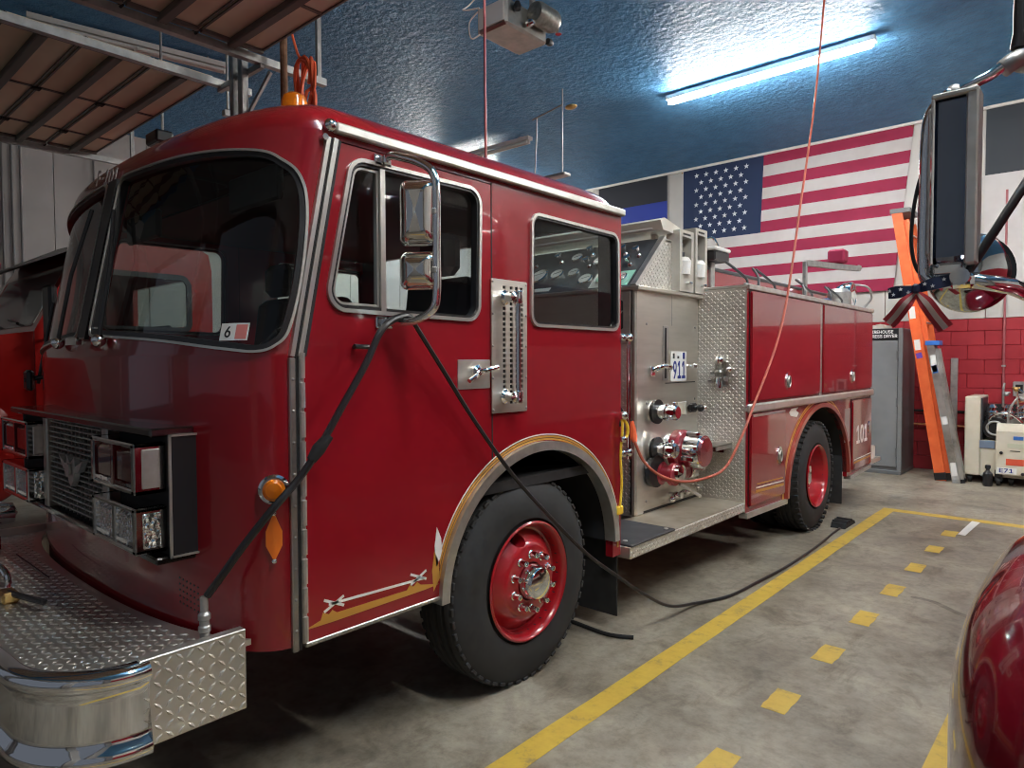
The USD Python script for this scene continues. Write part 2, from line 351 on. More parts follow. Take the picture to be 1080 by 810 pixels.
floor.add('stain', plate(LineString(curve([(1.16,2.62),(1.28,2.60),(1.45,2.46),(1.7,2.36),(2.6,2.4)],6)[:,:2]).buffer(.022),.0003,.0008,'xy'), noisy('crack_dark',(.13,.11,.085),(.24,.21,.17),scale=14,rough=.7), False)

# back wall: red painted block below, white sheet panels above
ZP=2.17
wb = structure('wall_back', bx(XL,XR,YB+.03,YB+.25,0,ZC), WALLD)
for k in range(13):
    x=XL+k*1.25
    wb.add('panel', bx(x+.004,min(x+1.246,XR),YB,YB+.03,ZP+.004,ZC,.004), WALLW)
def blocks(x0,x1,y,face,z1,w=.4,h=.2,g=.0035,d=.03):
    """one mesh per block"""
    out=[]; r=0; z=0.0
    while z<z1-.05:
        hh=min(h,z1-z); x=x0-(w/2 if r%2 else 0)
        while x<x1-.02:
            a,b=max(x,x0),min(x+w,x1)
            if b-a>.03: out.append(bx(a+g/2,b-g/2,y,y+d,z+g/2,z+hh-g/2,.004))
            x+=w
        z+=h; r+=1
    return out
for m in blocks(-1.0,2.6,YB,1,ZP): wb.add('block', m, WALLR)
wb.add('block_courses', cat(blocks(XL,-1.0,YB,1,ZP)+blocks(2.6,XR,YB,1,ZP)), WALLR, False, kind='stuff')
structure('trim_1', bx(XL,XR,YB-.04,YB,ZC-.05,ZC-.005,.006), WHITE)
# left wall: white sheet with vertical conduits
wl = structure('wall_left', bx(XL-.2,XL-.03,YF,YB+.2,0,ZC), WALLW)
for k in range(11):
    y=YF+k*1.25; wl.add('panel', bx(XL-.03,XL,y+.004,min(y+1.246,YB),.004,ZC,.004), WALLW)
for y in (-.21,-.10,.0,.9): wl.add('conduit', rod((XL+.04,y,0),(XL+.04,y,ZC),.015,10), plain('grey_conduit_%d'%int(100*(y+1)),(.20,.20,.20),.5))
wr = structure('wall_right', bx(XR,XR+.2,YF,YB+.2,0,ZC), WALLW)
wr.add('red_wainscot', bx(XR-.02,XR,YF,YB,0,ZP,.004), WALLR)
# front wall with three open door bays behind the camera
wf = structure('wall_front', plate(sbox(XL-.2,0,XR+.2,ZC).difference(unary_union([sbox(-6.75,-1,-3.65,3.95),sbox(-3.0,-1,.65,3.95),sbox(1.3,-1,5.0,3.95)])),YF-.2,YF,'xz'), plain('front_wall_grey',(.13,.13,.13),.6))
structure('ground_outside', bx(XL-12,XR+12,YF-30,YF-6,-.2,-.001), plain('asphalt',(.03,.03,.032),.9))

# conduit, outlet box and pipes on the back wall
c=thing('wall_conduit','thin grey vertical conduit running down the red wall to the outlet box','pipe',(1.02,YB-.02,0))
c.add('pipe', rod((1.02,YB-.025,1.02),(1.02,YB-.025,3.9),.014,10), plain('painted_conduit',(.36,.10,.11),.5))
for z in (1.5,2.6,3.5): c.add('clip', bx(.995,1.045,YB-.045,YB-.002,z,z+.025,.003), GALV)
o=thing('outlet_box','grey metal outlet box on the red wall above the compressor','outlet',(1.2,YB,1.2))
o.add('box', bx(1.13,1.27,YB-.07,YB-.001,1.10,1.30,.008), GALV); o.add('cover', bx(1.16,1.24,YB-.076,YB-.068,1.14,1.26,.004), BLACK)
p=thing('wall_pipe','dark horizontal pipe along the red wall behind the ladders','pipe',(.5,YB,.74))
p.add('pipe', rod((-.1,YB-.03,.86),(1.3,YB-.03,.86),.016,10), MATBLACK)
p=thing('copper_pipe','copper pipe running along the red wall to the compressor','pipe',(.5,YB,.5))
p.add('pipe', tube(curve([(-.05,YB-.05,.66),(.5,YB-.05,.66),(1.0,YB-.06,.62),(1.6,YB-.06,.62)],6),.017,10), COPPER)

# ------------------------------------------------------------------ flags on the back wall
def Scloth(x0,x1,z0,z1,skew=0,amp=.012,ph=0,y=YB-.022):
    def S(u,v,d):
        u=np.asarray(u,float); v=np.asarray(v,float)
        w=amp*(np.sin(9*u+2.2*v+ph)+.6*np.sin(17*u-3*v+1.3*ph))*(1-v)**.7
        return np.stack([x0+(x1-x0)*u+skew*u*(1-v), y-w-np.asarray(d)-.012*(1-v), z0+(z1-z0)*v],-1)
    return S
G1=list(np.linspace(0,1,49)); G2=list(np.linspace(0,1,14))
fl=thing('american_flag','large american flag with stars and red and white stripes hung flat on the white wall','flag',(-1.95,YB,3.85))
S=Scloth(-3.77,-.10,2.64,5.045,-.24)
for k in range(13):
    v1=1-k/13; v0=1-(k+1)/13; u0=.4 if k<7 else 0
    fl.add('stripe', mapped(sbox(u0,v0,1,v1),S,-.002,.002,G1,[.5*(v0+v1)]), FLAGWHITE if k%2 else FLAGRED, 40)
can=fl.add('canton', mapped(sbox(0,6/13,.4,1),S,-.002,.002,G1,G2), SKYBLUE, 40)
def starp(cx,cy,rx,ry): return Polygon([(cx+(rx if i%2==0 else rx*.40)*math.sin(i*math.pi/5),cy+(ry if i%2==0 else ry*.40)*math.cos(i*math.pi/5)) for i in range(10)])
for r in range(9):
    nn=6 if r%2==0 else 5
    for q in range(nn):
        cx=.045+.30*((q+.5)/6 if nn==6 else (q+1)/6); cy=1-(7/13)*(r+1.05)/10.0
        can.add('star', mapped(starp(cx,cy,.0135,.0205),S,.002,.004), STAR, False)
fl.add('header', mapped(sbox(-.012,6/13,0,1),S,-.002,.003,[],G2), FLAGWHITE, 40)
for (u,v) in ((-.006,.985),(.995,.985)): fl.add('grommet', ball(S(np.array([u]),np.array([v]),.006)[0],.014,sub=1), BRASS)
tb=thing('blue_line_flag','black flag with one blue horizontal band on the wall left of the american flag','flag',(-4.85,YB,4.4))
S=Scloth(-5.62,-4.10,3.84,5.045,.0,.008,1.)
for nm,v0,v1,mm in (('black_band',.60,1,FLAGBLACK),('blue_band',.32,.60,FLAGBLUE),('black_band',0,.32,FLAGBLACK)):
    tb.add(nm, mapped(sbox(0,v0,1,v1),S,-.002,.002,G1[::2],[.5*(v0+v1)]), mm, 40)
bf=thing('black_banner','plain black banner with white lower half hung on the wall behind the truck mirror','flag',(1.5,YB,4.3))
S=Scloth(.77,2.6,2.64,5.045,0,.008,2.)
bf.add('black_band', mapped(sbox(0,.62,1,1),S,-.002,.002,G1[::2],G2), plain('banner_black',(.032,.04,.05),.7), 40)
bf.add('white_band', mapped(sbox(0,.0,1,.62),S,-.002,.002,G1[::2],G2), FLAGWHITE, 40)

# ------------------------------------------------------------------ ceiling lights
def fixture(label, lit, x0, x1, y0, y1, z=ZC-.06):
    """strip fixture from (x0,y0) to (x1,y1) with two tubes end to end"""
    a,b=np.array([x0,y0,z]),np.array([x1,y1,z]); d=(b-a)/np.linalg.norm(b-a); mid=(a+b)/2
    t=thing('fluorescent_light',label,'light',(mid[0],mid[1],ZC),'strip light fixtures' if 0 else None)
    t.add('housing', bar(a-d*.02,b+d*.02,.11,.055), WHITE)
    for s in (-.4,.4): t.add('hanger', rod(mid+d*s*np.linalg.norm(b-a)+[0,0,.02],mid+d*s*np.linalg.norm(b-a)+[0,0,.062],.012,8), GALV)
    L=np.linalg.norm(b-a)
    for i,(s0,s1) in enumerate(((.012,.492),(.508,.988))):
        for sd in (-.034,.034):
            n_=np.array([-d[1],d[0],0])*sd+[0,0,-.056]; t.add('tube', rod(a+d*L*s0+n_,a+d*L*s1+n_,.020,14), TUBE_ON if lit else TUBE_OFF, 30, 'glowing white tube' if lit else None)
    for s in (.004,.5,.996): t.add('lamp_holder', bx(*( (a+d*L*s)[0]+np.array([-.016,.016])),*((a+d*L*s)[1]+np.array([-.016,.016])),z-.085,z-.022,.004), WHITE)
    return t
fixture('lit fluorescent strip light glowing on the blue ceiling in front of the american flag', True, -2.27,.16,5.52,5.50)
fixture('unlit white strip light on the blue ceiling behind the engine cab roof', False, -6.6,-4.63,5.45,5.49)
fixture('unlit white strip light above the track between the two raised doors', False, -5.95,-5.62,-.62,1.2)
fixture('lit fluorescent strip light over the right bay near the back wall', True, 3.0,5.4,5.5,5.5)
fixture('added lit strip light, out of view, evening out the light beside the engine pump panel', True, 1.3,3.7,2.3,2.3)  # unseen fixture, added to even out the light near the pump panel
fixture('added lit strip light, out of view, brightening the passage beside the engine cab door', True, 1.3,3.7,-1.2,-1.2)  # another unseen fixture, added to lift the light on the near floor and cab side
fixture('lit fluorescent strip light far back over the left bay', True, -8.7,-6.3,6.5,6.5)

# ------------------------------------------------------------------ raised overhead doors and their tracks
def overhead_door(label, x0, x1, y1, stiles, nsec=7):
    t=thing('overhead_door',label,'garage door',((x0+x1)/2,y1,4.0)); h=.5; z=4.03
    for k in range(nsec):
        b=y1-k*h; s=t.add('section', bx(x0,x1,b-h+.006,b-.006,z,z+.045,.006), DOORBACK)
        s.add('strut', bx(x0+.01,x1-.01,b-h/2-.035,b-h/2+.035,z-.055,z,.008), STRUT)
        s.add('edge_rail', bx(x0,x1,b-h+.006,b-h+.026,z-.012,z,.003), STRUT)
        s.add('edge_rail', bx(x0,x1,b-.026,b-.006,z-.012,z,.003), STRUT)
        for sx in stiles:
            s.add('stile', bx(sx-.018,sx+.018,b-h+.008,b-.008,z-.010,z,.003), STRUT)
            s.add('hinge', bx(sx-.035,sx+.035,b-h-.03,b-h+.04,z-.028,z-.010,.006), MATBLACK)
        for sx in (x0-.04,x1+.04):
            s.add('roller', cat([rod((sx-.05,b-h,z-.02),(sx+.05,b-h,z-.02),.010,8),lathe([(.001,-.012),(.03,-.012),(.03,.012),(.001,.012)],'x',(sx+(.03 if sx>x1 else -.03),b-h,z-.02),12)]), MATBLACK)
        for sx in (x0+.02,x1-.06): s.add('end_plate', bx(sx,sx+.04,b-h+.01,b-.01,z-.03,z,.004), STRUT)
    return t
overhead_door('raised overhead door of the left bay showing its tan underside and dark struts',-6.72,-3.74,.19,(-5.0,-6.1))
overhead_door('raised overhead door above the fire engine cab',-2.92,.62,.19,(-2.05,-1.15,-.25))
def track(label, x, y1, w=.05, hang=()):
    t=thing('door_track',label,'track',(x,y1,4.0))
    prof=[(-w/2,-.004),(w/2,-.004),(w/2,.055),(w/2-.004,.055),(w/2-.004,0),(-w/2+.004,0),(-w/2+.004,.055),(-w/2,.055)]
    t.add('rail', plate(aff.translate(Polygon(prof),x,3.965),YF+.6,y1,'xz'), GALV)
    t.add('curved_rail', tube(curve([(x,YF+.62,3.98),(x,YF+.32,3.9),(x,YF+.16,3.6),(x,YF+.12,3.2),(x,YF+.12,.1)],8),.028,8), GALV)
    for y in hang:
        t.add('hanger', bx(x-.018,x+.018,y-.02,y+.02,4.0,ZC-.002,.003), GALV)
    return t
track('galvanised track at the left edge of the raised door over the engine',-2.98,.80,.06,(.74,-1.6))
track('bright white track at the right edge of the left raised door',-3.66,.48,.06,(-1.7,))
track('thin dark track at the far left edge of the left raised door',-6.80,.75,.05,(.6,-1.7))
track('galvanised track at the right edge of the raised door over the engine',.68,.80,.06,(.7,))
s=thing('track_support','galvanised vertical post and brace between the two door tracks','post',(-3.3,.17,4.0))
s.add('post', bx(-3.36,-3.30,.14,.20,3.3,ZC-.002,.006), GALV); s.add('post', bx(-3.24,-3.17,.15,.21,3.3,ZC-.002,.006), GALV)
s.add('cross_arm', bx(-3.70,-2.96,.20,.24,3.93,3.98,.004), GALV); s.add('brace', bar((-3.2,.18,3.55),(-2.98,.30,3.93),.03,.02), GALV)
s=thing('bay_strut','white steel channel sticking out below the left raised door','strut',(-5.2,.4,3.9))
s.add('channel', bar((-4.05,.42,3.90),(-4.05,1.9,3.94),.06,.05), GALV); s.add('hanger', rod((-4.05,.46,3.94),(-4.05,.46,ZC-.002),.012,8), GALV)
s=thing('door_motor','small black motor on a bracket at the end of the left raised door','motor',(-5.3,.35,4.0))
s.add('motor', bx(-5.42,-5.14,.24,.42,3.84,3.97,.02), BLACK); s.add('bracket', rod((-5.35,.33,3.84),(-5.5,.33,3.2),.012,8), GALV); s.add('bracket', rod((-5.25,.33,3.84),(-5.45,.33,3.2),.012,8), GALV)
s.add('hanger', rod((-5.28,.36,3.96),(-5.28,.36,ZC-.002),.014,8), GALV); s.add('cable', tube(curve([(-5.16,.36,3.9),(-4.95,.5,3.7),(-4.8,.7,3.6)],6),.008,6), MATBLACK)
s=thing('rusty_pipe','thin rusty pipe hanging from the ceiling behind the amber beacon','pipe',(-2.75,.3,4.2))
s.add('pipe', rod((-2.78,.3,3.3),(-2.78,.3,ZC-.002),.028,10), RUST)
# coiled orange cord hanging on the track end
s=thing('coiled_cord','coil of orange extension cord hanging beside the track above the cab','cord',(-2.5,.3,3.7))
pts=[]
for k in range(6):
    for a in np.linspace(0,2*math.pi,22,endpoint=False):
        pts.append((-2.52+.012*math.sin(3*k+a)+.088*math.cos(a)*(1-.1*k/6)+.01*k, .30+.02*math.sin(a*2+k)+.008*k, 3.69-.02*(k%2)+.215*math.sin(a)))
s.add('coil', tube(pts,.013,6), CORDORANGE); s.add('tail', tube(curve([(-2.53,.31,3.88),(-2.60,.3,4.0),(-2.66,.28,4.3),(-2.68,.28,ZC-.003)],8),.010,6), CORDORANGE)
# drop cord with plug on the roof, reel boxes on the ceiling
s=thing('drop_cord','pink cord dropping straight from the ceiling to a red plug on the cab roof','cord',(-.9,.62,2.7))
s.add('cord', tube([(-.9,.62,2.71),(-.905,.618,3.8),(-.91,.62,ZC-.004)],.008,8), plain('pink_cord',(.55,.16,.17),.5))
s.add('plug', lathe([(.001,-.03),(.045,-.03),(.05,.02),(.03,.05),(.012,.09),(.001,.09)],'z',(-.9,.62,2.66),14), CORDORANGE)
W0=np.array([-1.92,2.12,4.62])
s=thing('ceiling_reel','grey metal ceiling-mounted motor box with wires over the engine','reel',tuple(W0+[0,0,.4]))
s.add('box', bx(W0[0]-.22,W0[0]+.12,W0[1]-.30,W0[1]+.26,W0[2]-.13,W0[2]+.10,.02), DULLALU)
s.add('side_plate', bx(W0[0]-.24,W0[0]-.222,W0[1]-.28,W0[1]+.24,W0[2]-.11,W0[2]+.12,.004), ALU)
s.add('front_plate', bx(W0[0]-.20,W0[0]+.10,W0[1]-.312,W0[1]-.302,W0[2]-.10,W0[2]+.08,.004), WHITE)
s.add('motor', lathe([(.001,-.14),(.085,-.14),(.10,-.10),(.10,.10),(.085,.14),(.001,.14)],'y',(W0[0]+.20,W0[1]+.12,W0[2]+.04),18), GREENENGINE)
s.add('motor', lathe([(.001,-.12),(.07,-.12),(.075,-.08),(.075,.08),(.001,.10)],'x',(W0[0]+.12,W0[1]+.30,W0[2]+.10),16), CHROME)
for k,(dx,dy,dz) in enumerate(((.16,-.2,.03),(.18,-.05,-.06),(.10,.32,-.08),(.22,.30,-.02))): s.add('fitting', lathe([(.001,-.03),(.03,-.03),(.035,0),(.02,.04),(.001,.04)],'zxy'[k%3],W0+[dx,dy,dz],12), CHROME if k%2 else BLACK)
s.add('hanger', bx(W0[0]-.12,W0[0]-.08,W0[1]-.1,W0[1]-.06,W0[2]+.1,ZC-.002,.003), GALV); s.add('hanger', bx(W0[0]+.04,W0[0]+.08,W0[1]+.1,W0[1]+.14,W0[2]+.1,ZC-.002,.003), GALV)
s.add('wire', tube(curve([W0+[-.23,-.25,.12],W0+[-.30,-.32,.0],W0+[-.26,-.34,-.16],W0+[-.2,-.28,-.12]],8),.007,6), WHITE)
s.add('wire', tube(curve([W0+[-.2,-.3,.1],W0+[-.36,-.34,.12],W0+[-.40,-.2,.25],W0+[-.2,-.1,ZC-W0[2]-.003]],8),.007,6), WHITE)
s=thing('ceiling_sensor','small round chrome fitting on the ceiling left of the motor box','sensor',(-2.35,1.62,ZC))
s.add('body', lathe([(.001,0),(.09,0),(.11,-.05),(.08,-.10),(.03,-.12),(.001,-.12)],'z',(-2.5,1.55,ZC-.12),20), GREENENGINE); s.add('stem', rod((-2.5,1.55,ZC-.13),(-2.5,1.55,ZC-.002),.02,8), GALV); s.add('lamp', lathe([(.001,0),(.06,0),(.05,-.06),(.001,-.07)],'z',(-2.32,1.66,ZC-.17),16), OFFWHITE)
s.add('arm', rod((-2.5,1.55,ZC-.14),(-2.32,1.66,ZC-.16),.012,8), GALV)
s=thing('ceiling_bracket','thin wire bracket hanging from the ceiling behind the cab roof','bracket',(-3.9,4.6,4.6))
s.add('stem', rod((-3.2,4.45,4.0),(-3.2,4.45,ZC-.002),.009,6), GALV); s.add('stem', rod((-3.62,4.40,4.0),(-3.58,4.4,ZC-.3),.009,6), GALV); s.add('arm', rod((-3.66,4.4,ZC-.30),(-3.2,4.45,ZC-.2),.009,6), GALV); s.add('head', ball((-3.1,4.5,ZC-.24),.06,(1.4,1,.5)), BRASS); s.add('base', bx(-3.7,-3.1,4.36,4.5,3.96,4.0,.01), GALV)
# ================================================================== FIRE ENGINE  (near side plane x = 0, rear towards +y)
E = thing('fire_engine','red fire engine with diamond-plate bumper and steel pump panel parked inside the yellow line','fire engine',(-1.22,0,0))
CW=2.44; YC,DEP,NN=-1.28,.31,2.4
_th=np.linspace(0,np.pi,6000); _X=-CW/2+CW/2*np.sign(np.cos(_th))*np.abs(np.cos(_th))**(2/NN); _Y=YC-DEP*np.abs(np.sin(_th))**(2/NN)
_S=np.concatenate([[0],np.cumsum(np.hypot(np.diff(_X),np.diff(_Y)))]); SL=_S[-1]
def lean(z): return np.clip((np.asarray(z,float)-1.62)/.8,0,2)*.16
def FS(u,v,d):
    s=np.asarray(u,float); z=np.asarray(v,float); e=.004
    x=np.interp(s,_S,_X); y=np.interp(s,_S,_Y)
    tx=np.interp(s+e,_S,_X)-np.interp(s-e,_S,_X); ty=np.interp(s+e,_S,_Y)-np.interp(s-e,_S,_Y); n=np.hypot(tx,ty)
    return np.stack([x-ty/n*d, y+(tx/n)*d+lean(z), z+0*x],-1)
US=list(np.concatenate([np.linspace(.01,.35,18),np.linspace(.38,SL-.38,40),np.linspace(SL-.35,SL-.01,18)])); VS=[1.62,1.63]
ZB,ZT=.60,2.43
# windshield outlines in (distance along the curved front, height)
wr_=Polygon([(.055,1.72),(.085,1.665),(.14,1.645),(.26,1.655),(.62,1.69),(1.13,1.72),(1.225,1.725),(1.25,1.76),(1.25,2.36),(1.23,2.395),(1.17,2.402),(.66,2.385),(.28,2.345),(.16,2.30),(.095,2.24),(.06,2.12),(.045,1.90)]).buffer(0)
wr_=Polygon(curve(np.array(wr_.exterior.coords)[:-1],8,True)).buffer(-.03,quad_segs=12).buffer(.03,quad_segs=12)
wl_=aff.scale(wr_,-1,1,origin=(SL/2,0))
front_poly=sbox(0,ZB,SL,ZT)
nose=E.add('cab_front', mapped(front_poly.difference(wr_).difference(wl_),FS,-.03,0,US,VS+[2.0]), RED, 35)
for i,(w,lb) in enumerate(((wr_,None),(wl_,None))):
    g=E.add('windshield', mapped(w,FS,-.016,-.010,US,VS), WGLASS, 40)
    g.add('gasket', mapped(w.buffer(.012).difference(w.buffer(-.014)),FS,-.02,.010,US,VS), BLACK, 40)
    g.add('trim', mapped(w.buffer(.013).difference(w.buffer(.004)),FS,.002,.016,US,VS), WINTRIM, 40)
cx=SL/2
E.add('centre_post', mapped(Polygon([(cx-.05,1.70),(cx+.05,1.70),(cx+.05,2.41),(cx-.05,2.41)]),FS,.001,.018,US,VS), BLACK, 40)
# inspection sticker, letters on the brow
st=mapped(sbox(.185,1.675,.30,1.735),FS,-.010,-.008,US); stk=E.add('sticker', st, PAPER, False, 'white inspection sticker')
stk.add('red_half', mapped(sbox(.19,1.68,.235,1.73),FS,-.008,-.0072,US), plain('sticker_pink',(.7,.22,.2),.5), False)
stk.add('number', text_on('6',.036,lambda a,b,c: FS(.285-a,1.687+b,-.008+c),.001), INK, False)
E.add('lettering', text_on('F-101',.07,lambda a,b,c: FS(1.60-a,2.435+b-.14*a,.012+c),.003), GREYTXT, False)
# roof
def ring(inset,z,n=160):
    a=np.linspace(.02,SL-.02,90); f=FS(a,np.full(90,2.42),0.)[:,:2]
    rear=[(-CW+.0,.60),(-CW+.01,.74),(-CW+.06,.80),(-CW/2,.80),(-.06,.80),(-.01,.74),(0,.60)]
    pl=np.vstack([f[::1],np.array(rear)]);
    L=np.concatenate([[0],np.cumsum(np.hypot(*np.diff(np.vstack([pl,pl[:1]]),axis=0).T))]); t=np.linspace(0,L[-1],n,endpoint=False); c=np.vstack([pl,pl[:1]])
    p=np.stack([np.interp(t,L,c[:,0]),np.interp(t,L,c[:,1])],1); cen=np.array([-CW/2,-.28])
    sx=1-inset/(CW/2); sy=1-inset/1.08
    return np.column_stack([cen[0]+(p[:,0]-cen[0])*sx, cen[1]+(p[:,1]-cen[1])*sy, np.full(n,z)])
rings=[ring(.03,2.40),ring(0,2.41)]+[ring(.20*(1-math.cos(a)),2.42+.16*math.sin(a)) for a in np.linspace(0,math.pi/2,9)]
rings+=[ring(i,z) for i,z in ((.35,2.60),(.6,2.615),(.85,2.625),(1.05,2.63))]
n=160; V=np.vstack(rings+[[(-CW/2,-.28,2.63)]]); Fc=[]
for i in range(len(rings)-1):
    for q in range(n):
        q2=(q+1)%n; Fc+=[[i*n+q,i*n+q2,(i+1)*n+q2],[i*n+q,(i+1)*n+q2,(i+1)*n+q]]
for q in range(n): Fc.append([(len(rings)-1)*n+q,(len(rings)-1)*n+(q+1)%n,len(V)-1])
rm=trimesh.Trimesh(V,np.array(Fc),process=False)
if rm.face_normals[-1][2]<0: rm.invert()
roof=E.add('cab_roof', rm, RED, 40)
roof.add('drip_rail', bx(-.002,.032,-1.125,.80,2.425,2.462,.006), SILVER); roof.add('drip_rail', bx(-CW-.032,-CW+.002,-1.125,.80,2.425,2.462,.006), SILVER)
roof.add('rail_end', ball((.012,-1.14,2.447),.024,(1,1,1)), CHROME); roof.add('rail_end', lathe([(.001,0),(.012,.004),(.012,.03),(.001,.03)],'x',(-.01,-1.165,2.40),10), CHROME)
# near side wall : door + rear quarter
ARC_Y,ARC_Z=.065,.56
def arch_poly(r,yc=ARC_Y,zc=ARC_Z,ry=None,foot=-.2):
    a=np.linspace(0,math.pi,49); ry=ry or r
    return Polygon([(yc+ry*math.cos(t),zc+r*math.sin(t)) for t in a]+[(yc-ry,zc+foot),(yc+ry,zc+foot)])
arch=arch_poly(.605,ry=.655)
side=Polygon([(-1.255,ZB),(-1.255,1.62),(-1.105,2.43),(.80,2.43),(.80,.47),(.70,.47),(.70,ZB)]).difference(arch)
doorpoly=side.intersection(sbox(-2,0,-.292,2.40)); quarter=side.difference(sbox(-3,0,-.286,2.405))
W1=Polygon([(-1.172,1.787),(-.375,1.778),(-.362,2.365),(-1.05,2.357)]).buffer(-.075,quad_segs=16).buffer(.075,quad_segs=16)
W2=Polygon([(-.016,1.772),(.768,1.772),(.758,2.318),(-.010,2.322)]).buffer(-.06,quad_segs=16).buffer(.06,quad_segs=16)
def side_set(x,sg,near):
    S=Sx(x,sg); A=lambda poly,a,b: mapped(poly,S,a,b)
    d=E.add('cab_door', A(doorpoly.difference(W1),-.05,0.0), RED, False)
    q=E.add('cab_side', A(quarter.difference(W2),-.05,-.001), RED, False)
    for own,w in ((d,W1),(q,W2)):
        own.add('window_trim', A(w.buffer(.004).difference(w.buffer(-.011)),-.01,.012), WINTRIM, 40)
        own.add('window_gasket', A(w.buffer(-.011).difference(w.buffer(-.022)),-.03,.006), BLACK, 40)
    if near:
        d.add('quarter_glass', A(W1.buffer(-.02).intersection(sbox(-2,1.7,-.915,2.5)),-.020,-.014), GLASS, False)
        d.add('sliding_glass', A(W1.buffer(-.02).intersection(sbox(-.90,1.7,0,2.5)),-.030,-.024), DGLASS, False)
        w=W1.buffer(-.026).intersection(sbox(-2,1.7,-.92,2.5)); d.add('inner_frame', A(w.difference(w.buffer(-.009)),-.024,-.004), WINTRIM, 40)
        d.add('window_divider', A(sbox(-.918,1.79,-.895,2.34),-.02,.008), WINTRIM, False)
        q.add('window_glass', A(W2.buffer(-.02),-.020,-.014), GLASS, False)
    else:
        d.add('window_glass', A(W1.buffer(-.02),-.020,-.014), GLASS, False); q.add('window_glass', A(W2.buffer(-.02),-.020,-.014), GLASS, False)
    return d,q
door,qtr=side_set(0.0,1,True); door2,qtr2=side_set(-CW,-1,False)
# seams, trims on the near side
door.add('edge_seal', mapped(sbox(-.293,1.0,-.286,2.41).difference(arch),Sx(0),-.03,.0015), MATBLACK, False)
E.add('pillar_trim', cat([bar((.006,-1.305,1.62),(.006,-1.147,2.405),.016,.018,(1,0,0)),bar((.008,-1.275,1.62),(.008,-1.117,2.405),.018,.016,(1,0,0))]), WINTRIM, False)
E.add('pillar_seal', bar((.004,-1.290,1.62),(.004,-1.132,2.405),.014,.012,(1,0,0)), MATBLACK, False)
E.add('pillar_seal', bar((.003,-1.254,1.62),(.003,-1.098,2.405),.014,.010,(1,0,0)), MATBLACK, False)
E.add('door_edge_trim', bx(-.004,.014,-1.316,-1.292,.585,1.615,.004), DULLALU); E.add('door_edge_seal', bx(-.006,.008,-1.292,-1.278,.585,1.62,.002), MATBLACK)
E.add('door_hinge', cat([bx(-.004,.012,-1.278,-1.258,.605,1.645,.004)]+[lathe([(.001,0),(.011,.002),(.011,.090),(.001,.092)],'z',(.012,-1.268,.61+k*.1035),8) for k in range(10)]), SILVER, 30, 'long silver piano hinge')
for k in range(9): E.add('rivet', ball((.015,-1.304,.66+k*.11),.0055,(.5,1,1),1), GALV)
door.add('bottom_trim', bx(-.03,.006,-1.262,-.60,.585,.602,.003), DULLALU)
for k in range(22): door.add('bottom_rivet', ball((.006,-1.24+k*.029,.593),.0045,(.6,1,1),0), GALV)
# gold and white striping
def stripe(pts,w,x=0.0,h=.0015): return mapped(LineString(pts).buffer(w/2,cap_style=2),Sx(x),.0003,h)
sc=Polygon([(-1.265,.648),(-1.20,.665),(-1.19,.69),(-1.165,.678),(-1.15,.69),(-1.13,.675),(-.80,.672),(-.785,.690),(-.765,.678),(-.745,.692),(-.725,.676),(-.625,.655),(-.70,.650),(-1.15,.646)])
door.add('gold_scroll', mapped(sc,Sx(0),.0003,.0018), GOLD, False, 'gold leaf scroll at the foot of the door')
door.add('white_stripe', cat([stripe([(-1.165,.714),(-.71,.700)],.010)]+[stripe([(a,.712+s*.022-.0006*(a+1.1)*10),(b,.712-s*.018)],.010) for s in (-1,1) for a,b in ((-1.185,-1.10),(-.78,-.695))]), STRIPEW, False)
arc=lambda r0,r1,y0,y1,x=.0,t=.002: mapped(arch_poly(r1,ry=r1+.05).difference(arch_poly(r0,ry=r0+.05)).intersection(sbox(y0,.52,y1,2)),Sx(x),.0003,t)
E.add('wheel_arch_trim', mapped(arch_poly(.640,ry=.692,foot=0).difference(arch_poly(.595,ry=.645,foot=0)).intersection(sbox(-2,.565,2,2)),Sx(0),-.05,.022), SILVER, 40, 'polished steel wheel arch trim')
arcs=((.6445,.654,GOLD),(.654,.657,INK),(.657,.667,GOLD),(.671,.6765,STRIPEW))
for r0,r1,mm in arcs: E.add('arch_stripe', arc(r0,r1,-.62,.775), mm, False)
for yy,zz in ((-.655,.70),(-.640,.80)): E.add('arch_scroll', mapped(Polygon([(yy,zz-.07),(yy+.035,zz-.02),(yy+.028,zz+.05),(yy+.005,zz+.10),(yy-.008,zz+.02)]),Sx(0),.0004,.0019), GOLD if zz<.75 else STRIPEW, False)
# door furniture
hp=door.add('handle_plate', mapped(rr(-.508,-.306,1.478,1.608,.006),Sx(0),0,.004), STEEL, False)
hp.add('handle', cat([lathe([(.001,.004),(.03,.004),(.03,.02),(.018,.03),(.001,.03)],'x',(0,-.40,1.555),18),tube(curve([(.026,-.395,1.555),(.05,-.37,1.562),(.055,-.31,1.575)],6),.011,10),tube(curve([(.026,-.40,1.553),(.045,-.44,1.535),(.05,-.485,1.515)],6),[.010]*6+[.010]*5+[.010]*2,10)]), CHROME)
door.add('knob_bar', cat([rod((.004,-1.045,1.655),(.03,-1.045,1.655),.008),rod((.028,-1.06,1.657),(.028,-.97,1.655),.009),]), BLACK)
